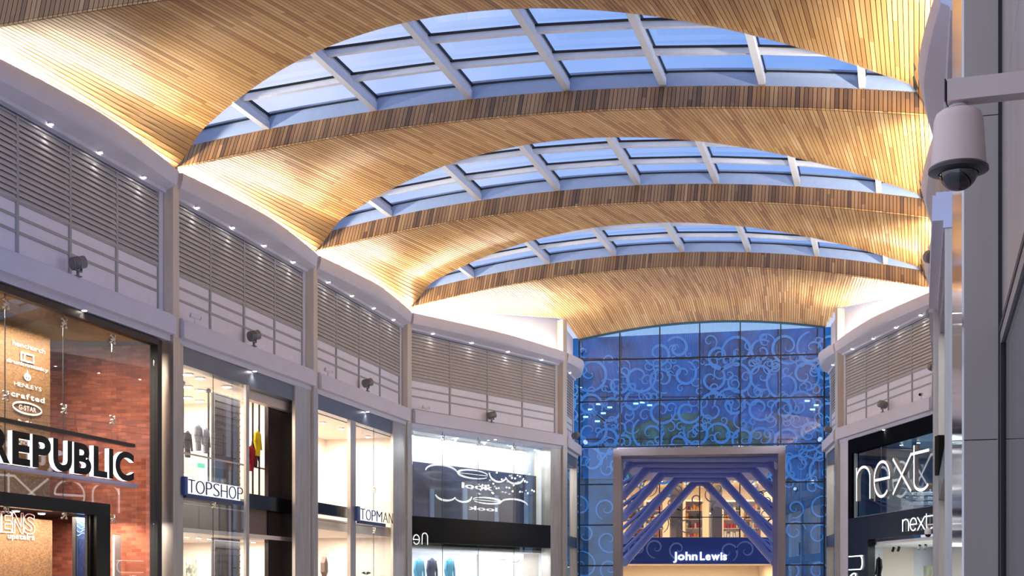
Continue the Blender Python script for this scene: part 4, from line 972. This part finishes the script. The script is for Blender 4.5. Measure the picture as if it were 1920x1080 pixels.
# link canopy and the store beyond
CXR = 352.0/2600
BT = mat('blue_painted_tube', lin(150, 160, 216), .35, .1)  # blue light falling on the tubes is put into their base colour
def w_at(px, py, h):      # world point on a horizontal plane h above the camera
    Y = FPX*h/(HY-py); return Vector(((px-CX)*Y/FPX, Y, CAMZ+h))
def canopy():
    r = empty('link_canopy', None, 'folded canopy of slanting blue tubes behind the grey portal', 'canopy'); hc = 5.25
    m = MB(); far = 68.2; near = 53.6
    for y0, y1, z in ((near, far, CAMZ+hc+.25),):
        m.hexa([(CXR*y0-3.2, y0, z), (CXR*y0+3.2, y0, z), (CXR*y1+3.2, y1, z), (CXR*y1-3.2, y1, z)], [(CXR*y0-3.2, y0, z+.08), (CXR*y0+3.2, y0, z+.08), (CXR*y1+3.2, y1, z+.08), (CXR*y1-3.2, y1, z+.08)])
    m.build('roof_sheet', mat('translucent_roof', lin(170, 176, 216), .5), r)
    ys = [54.6, 57.2, 59.7, 62.2, 64.8, 67.4]; half = [3.1, 2.9, 2.3, 1.7, 1.05, .3]
    for y, hw in zip(ys, half):
        b = MB(); b.cyl((CXR*y-hw, y, CAMZ+hc), (CXR*y+hw, y, CAMZ+hc), .11, n=12); b.build('cross_tube', BT, r, smooth=True)
    sidez = [5.0, 4.7, 3.9, 3.05, 2.15, 1.25]
    for k, (y, hw) in enumerate(zip(ys, half)):
        for s in (-1, 1):
            yb = 55.2+k*.55
            t0 = Vector((CXR*y+s*hw, y, CAMZ+hc)); t1 = Vector((CXR*yb+s*3.15, yb, CAMZ+sidez[k]))
            b = MB(); b.cyl(t0, t1, .19, n=14); b.cyl(t0+Vector((0, .8, .0)), t1+Vector((0, .5, .5)), .08, n=10); b.cyl(t0.lerp(t1, .15), t1+Vector((0, .5, .5)), .035, n=8); b.build('slanting_tube', BT, r, smooth=True)
    for s in (-1, 1):
        b = MB(); b.box(CXR*54.5+s*3.2-.06, CXR*54.5+s*3.2+.06, 54.3, 56, 0, CAMZ+hc); b.build('side_wall', mat('lilac_side', lin(110, 110, 160), .5), r)
canopy()

def spiral(cx, cz, r, a0, turns, dirn, n=26, tail=0):
    pts = []
    for i in range(n+1):
        t = i/n; a = a0+dirn*turns*2*PI*t; rr = r*(1-t)**.8+.02
        pts.append((cx+rr*math.cos(a), cz+rr*math.sin(a)))
    return pts
def store():
    Y = 69.0; r = empty('department_store', Matrix.Translation((CXR*Y, Y, 0)), 'blue glass department store front covered in pale scrollwork, seen through the end wall', 'building')
    BG = mat('blue_store_glass', lin(24, 122, 186), .25, noise=.6, nscale=.55); TE = mat('teal_store_glass', lin(28, 100, 136), .2, noise=.6, nscale=.8)
    topz = lambda x: CAMZ+12.9+.045*x
    W = 11
    m = MB(); m.prism([(-W, 7.2), (W, 7.2), (W, topz(W)), (-W, topz(-W))], 0, .3); m.build('upper_glass', BG, r)
    m = MB(); m.box(-W, -3.9, 0, .3, 0, 7.2); m.box(3.9, W, 0, .3, 0, 7.2); m.build('lower_glass', TE, r)
    m = MB()
    for i in range(-6, 7): m.box(i*1.95-.025, i*1.95+.025, -.03, 0, 7.2, topz(i*1.95))
    for z in (7.2, 9.2, 11.3, 13.2): m.box(-W, W, -.03, 0, z-.025, z+.025)
    m.build('glazing_grid', mat('dark_transom', lin(14, 22, 40)), r)
    # scrollwork
    random.seed(11); sc = MB(); SC = mat('pale_blue_scroll', lin(110, 182, 232), .5); x = -8
    tp = lambda t: .35+.75*math.sin(PI*min(1, .12+t))
    cnt = [0]
    def yy():
        cnt[0] = (cnt[0]+1) % 40; return -.05-.004*cnt[0]
    for row, z in enumerate((7.9, 9.3, 10.7, 12.2, 13.6)):
        x = -8+random.random()
        while x < 8:
            R_ = random.uniform(.55, 1.0); dirn = random.choice((-1, 1)); a0 = random.uniform(0, 2*PI); cz = z+random.uniform(-.35, .35)
            if cz+R_ < topz(x):
                y_ = yy(); sc.stroke(spiral(x, cz, R_, a0, 1.35, dirn, 34), .13, y_, y_+.001, taper=tp)
                for j in range(4):
                    a = a0+dirn*(.5+j*1.3); bx, bz = x+R_*1.15*math.cos(a), cz+R_*1.15*math.sin(a)
                    if bz+.4 < topz(x): y_ = yy(); sc.stroke(spiral(bx, bz, R_*random.uniform(.25, .5), a+PI, 1.1, -dirn, 18), .07, y_, y_+.001, taper=tp)
            x += random.uniform(.8, 1.4)
    for s in (-1, 1):
        for z in (1.2, 2.8, 4.4, 6.0):
            for xx in (4.6, 5.9, 7.2): sc.stroke(spiral(s*(xx+random.uniform(-.2, .2)), z+random.uniform(-.3, .3), random.uniform(.45, .75), random.uniform(0, 6), 1.3, s, 20), .08, yy(), -.03, taper=tp)
    sc.build('scrollwork', SC, r)
    # clear middle: warm interior behind
    m = MB(); m.box(-3.9, 3.9, -.05, .35, 3.0, 4.32); m.build('sign_band', mat('navy_band', lin(40, 62, 128), .35), r)
    random.seed(5); sc = MB()
    for xx in (-3.1, -2.2, -1.1, 1.4, 2.3, 3.2): sc.stroke(spiral(xx, 3.66+random.uniform(-.2, .2), .5, random.uniform(0, 6), 1.2, random.choice((-1, 1)), 20), .08, -.075, -.06, taper=tp)
    sc.build('band_scrollwork', mat('soft_scroll', lin(120, 138, 190), .5), r)['kind'] = 'stuff'
    g = MB(); g.box(-3.9, 3.9, .05, .08, 4.32, 7.2); g.build('clear_glass', GLS, r)
    sc = MB()
    for i in range(26): sc.stroke(spiral(random.uniform(-3.6, 3.6), random.uniform(4.6, 6.9), random.uniform(.3, .6), random.uniform(0, 6), 1.2, random.choice((-1, 1)), 18), .06, .02, .035, taper=tp)
    sc.build('clear_glass_scrollwork', mat('taupe_scroll', lin(150, 140, 130), .6), r)
    m = MB()
    for xx in (-2, 0, 2): m.box(xx-.025, xx+.025, .0, .05, 4.32, 7.2)
    m.box(-3.9, 3.9, .0, .05, 5.3, 5.34); m.build('glazing_bar', BLKM, r)
    fr = (Matrix.Translation((CXR*Y, Y, 0)), 0)
    room(fr, -3.9, 3.9, .4, 5, 4.3, 7.2, 'back', INW); room(fr, -3.9, 3.9, .4, 5, 0, 3.0, 'back', INW)
    M = fr[0]
    # piers and shelving with goods
    TP = mat('taupe_pier', lin(128, 110, 100), .7)
    for i, xx in enumerate((-1.0, 1.0)):
        m = MB(); m.box(xx-.3, xx+.3, 1.2, 1.7, 4.3, 7.2); tag(m.build('clad_column', TP, M=M), ['left', 'right'][i]+' taupe pier on the upper floor of the store beyond', 'column')
    cols = [lin(200, 60, 50), lin(240, 220, 170), lin(90, 60, 40), lin(220, 150, 60), lin(250, 245, 230), lin(60, 60, 70), lin(180, 40, 60)]
    for i, xx in enumerate((-3.0, -2.0, 0, 2.0, 3.0, -3.2, -1.6, 0.1, 1.7, 3.2)):
        up = i < 5; zb = 4.35 if up else .05; y = 2.2+.3*(i % 2)
        sh = empty('shelf_unit', M @ Matrix.Translation((xx, y, zb)), '%s floor shelf unit of small bright goods, number order %s' % (('upper' if up else 'lower'), 'abcdefghij'[i]), 'shelf')
        sh['label'] = '%s shelf unit of small coloured goods, %s, in the store beyond' % ('upper' if up else 'lower', ['far left', 'left of the left pier', 'centre', 'right of the right pier', 'far right'][i % 5])
        m = MB(); m.box(-.42, .42, .3, .34, 0, 2.0); m.box(-.45, -.42, 0, .34, 0, 2.0); m.box(.42, .45, 0, .34, 0, 2.0)
        for k in range(5): m.box(-.42, .42, 0, .3, .05+k*.46, .08+k*.46)
        cc = m.build('carcass', INW, sh)
        for k in range(4):
            m = MB(); q = -.4
            mi = random.sample(range(7), 3)
            while q < .3:
                w = random.uniform(.06, .16); h = random.uniform(.12, .36); m.box(q, q+w, .04, .22, .08+k*.46, .08+k*.46+h, random.randrange(3)); q += w+.03
            m.build('goods', [mat('goods_%d' % j, cols[j], .6) for j in mi], sh)
    sg = empty('shop_sign', M, 'white lit two-word sign on the navy scrolled band of the store beyond', 'sign')
    s = FPX/Y; X = lambda px: (px-CX)/s-CXR*Y; zb = CAMZ+(HY-1050)/s; h = (1050-1035)/s
    adv = 0
    m = MB(); word(m, 'John', X(1262), X(1307), zb, h, -.16, -.06, bold=.02); m.build('first_word', LITW, sg)
    m = MB(); word(m, 'Lewis', X(1312), X(1362), zb, h, -.16, -.06, bold=.02); m.build('second_word', LITW, sg)
    ceiling_lamps(fr, [(x, y) for x in (-3, -1.8, -.4, .6, 1.9, 3.1) for y in (1.0, 2.4)], 7.19, 'small ceiling lamps on the upper floor of the store beyond')
    area('store_light', TT(M, 0, 2.2, 7.1), 7, 3, 280, (1, .74, .42)); area('store_light', TT(M, 0, 2.2, 2.9), 7, 3, 260, (1, .74, .42))
    # olive-teal panel with an arched top above the canopy
    m = MB(); pts = [(-4.2, 7.3), (3.4, 7.3), (3.4, 9.4)]+[(3.4-7.6*i/12, 9.4+1.1*math.sin(PI*i/12)) for i in range(1, 12)]+[(-4.2, 9.4)]
    m.prism(pts, -.028, -.02); m.build('lit_storey', mat('olive_teal_glass', lin(96, 130, 112), .15, noise=.75, nscale=1.1), r)
    for i, (px, py) in enumerate([(1107, 768), (1122, 758), (1131, 775), (1143, 764), (1192, 757), (1204, 755), (1218, 760), (1513, 752), (1523, 768), (1530, 760), (1120, 790), (1098, 782)]):
        b = MB(); x = (px-CX)/s-CXR*Y; z = CAMZ+(HY-py)/s; b.box(x-.12, x+.12, -.07, -.05, z-.04, z+.04); b.build('window_lamp', mat('pale_window_lamp', (1, 1, 1, 1), .4, emit=(.75, .95, 1, 1), es=2), r)  # small pale glowing tabs in front of the store glass
store()

# ------------------------------------------------------------------ near steel pier, shopfront edge and dome camera at the right
def near_right():
    a = math.atan2(785, 2600); d = Vector((math.sin(a), math.cos(a), 0)); n = Vector((math.cos(a), -math.sin(a), 0))
    # local frame: x toward the camera along the wall, y into the wall (right), origin on the line through the camera
    M = Matrix.Translation((0, 0, 0)) @ Matrix(((-d.x, n.x, 0, 0), (-d.y, n.y, 0, 0), (0, 0, 1, 0), (0, 0, 0, 1)))
    p = empty('steel_pier', M, 'near stainless steel clad pier with mirror-bright side face at the right', 'pier')
    b = MB(); b.box(-11.6, -8.0, .164, .175, 0, 11.5); b.build('mirror_side', POLISH, p)
    b = MB(); b.box(-11.6, -8.0, .175, .352, 0, 2.43); b.box(-11.6, -8.0, .175, .352, 2.435, 4.2); b.box(-11.6, -8.0, .175, .352, 4.205, 11.5); b.build('front_cladding', NEARST, p)
    b = MB(); b.box(-8.02, -7.995, .352, .372, 0, 11.5); b.build('shadow_joint', BLKM, p)
    s = empty('near_shopfront', M, 'near steel framed shopfront edge with dark glass at the far right', 'shopfront')
    zt = CAMZ+1.40
    b = MB(); b.box(-8.0, -1.0, .372, .42, zt, 4.2); b.box(-8.0, -1.0, .372, .42, 4.205, 11.5); b.build('upper_cladding', NEARST, s)
    b = MB(); b.box(-8.0, -1.0, .355, .372, zt-.0, zt+.035); b.box(-7.99, -7.955, .355, .372, 0, zt); b.build('black_edge', BLKM, s)
    b = MB(); b.box(-7.955, -1.0, .36, .40, zt-.07, zt); b.box(-7.955, -7.87, .36, .40, 0, zt-.07); b.build('frame', mat('grey_door_frame', lin(150, 142, 142), .4, .3), s)
    b = MB(); b.box(-7.87, -1.0, .372, .39, 0, zt-.07); b.build('glass_pane', glass('near_glass', (.5, .52, .52, 1), .25), s)
    b = MB(); b.box(-7.87, -7.84, .358, .39, 0, zt-.07); b.build('gasket', BLKM, s)
    w = MB(); w.box(-7.8, -1, .9, 1.0, 0, 3.4); struct(w, 'wall_right_near', mat('grey_plaster', lin(150, 148, 145), .7), M)
    # camera
    Y = 5.35; c = Vector((837*Y/FPX, Y, 0)); u = Y/FPX
    dc = empty('dome_camera', Matrix.Translation((c.x, c.y, 0)), 'large white dome security camera hanging from a square arm', 'camera')
    zz = lambda py: CAMZ+(HY-py)*u
    R = 52*u
    b = MB(); b.lathe([(0, zz(203)), (.3*R, zz(203)), (.62*R, zz(208)), (.78*R, zz(214)), (.86*R, zz(226)), (.95*R, zz(300)), (.98*R, zz(312)), (0, zz(312))], n=40); b.build('housing', mat('cream_housing', lin(232, 208, 202), .4), dc, smooth=True)
    b = MB(); b.lathe([(.98*R, zz(312)), (1.05*R, zz(316)), (1.05*R, zz(322)), (.7*R, zz(326)), (.7*R, zz(312))], n=40); b.build('rim', mat('dark_rim', lin(60, 50, 52), .3), dc, smooth=True)
    b = MB(); b.sphere((0, 0, zz(322)), .68*R, 28, lo=PI/2, hi=PI); b.build('smoked_dome', glass('smoked_glass', (.12, .07, .07, 1), .12), dc, smooth=True)
    b = MB(); b.sphere((0, 0, zz(320)), .42*R, 16); b.cyl((0, 0, zz(322)), (-.1*R, -.45*R, zz(336)), .18*R, n=14); b.build('lens_unit', BLKM, dc, smooth=True)
    b = MB(); b.cyl((0, 0, zz(205)), (0, 0, zz(190)), .25*R, n=18); b.lathe([(.26*R, zz(203)), (.34*R, zz(202)), (.34*R, zz(199)), (.26*R, zz(198))], n=20); b.build('neck', ALUW, dc, smooth=True)
    b = MB(); e = Vector((1.0, -.33, 0)); b.bar((-21*u, .0, zz(175)), (-21*u+e.x*.9, e.y*.9, zz(175)), .08, 40*u); b.build('arm', mat('arm_paint', lin(222, 204, 200), .4), dc)
    b = MB(); b.bar((-23*u, .0, zz(175)), (-21*u, -.002, zz(175)), .084, 41*u); b.build('end_plate', BLKM, dc)
    # tall lit tube seen in the mirror face is the real strip above a shopfront on the other side; small dark speaker box
    sp = MB(); fr = frR[1]; x = s_at(fr, 1765, -.1); 
    sp.box(-.09, .09, -.12, .1, 0, .72); P2 = Vector((1765-CX, FPX, 0)); Yb = 25.3; 
    o = sp.build('black_box_speaker', mat('matt_black', lin(8, 8, 9), .7, spec=.1), loc=((1765-CX)*Yb/FPX, Yb, CAMZ+(HY-891)*Yb/FPX)); tag(o, 'upright black box fixed to the steel column right of the lit letters', 'speaker')
near_right()
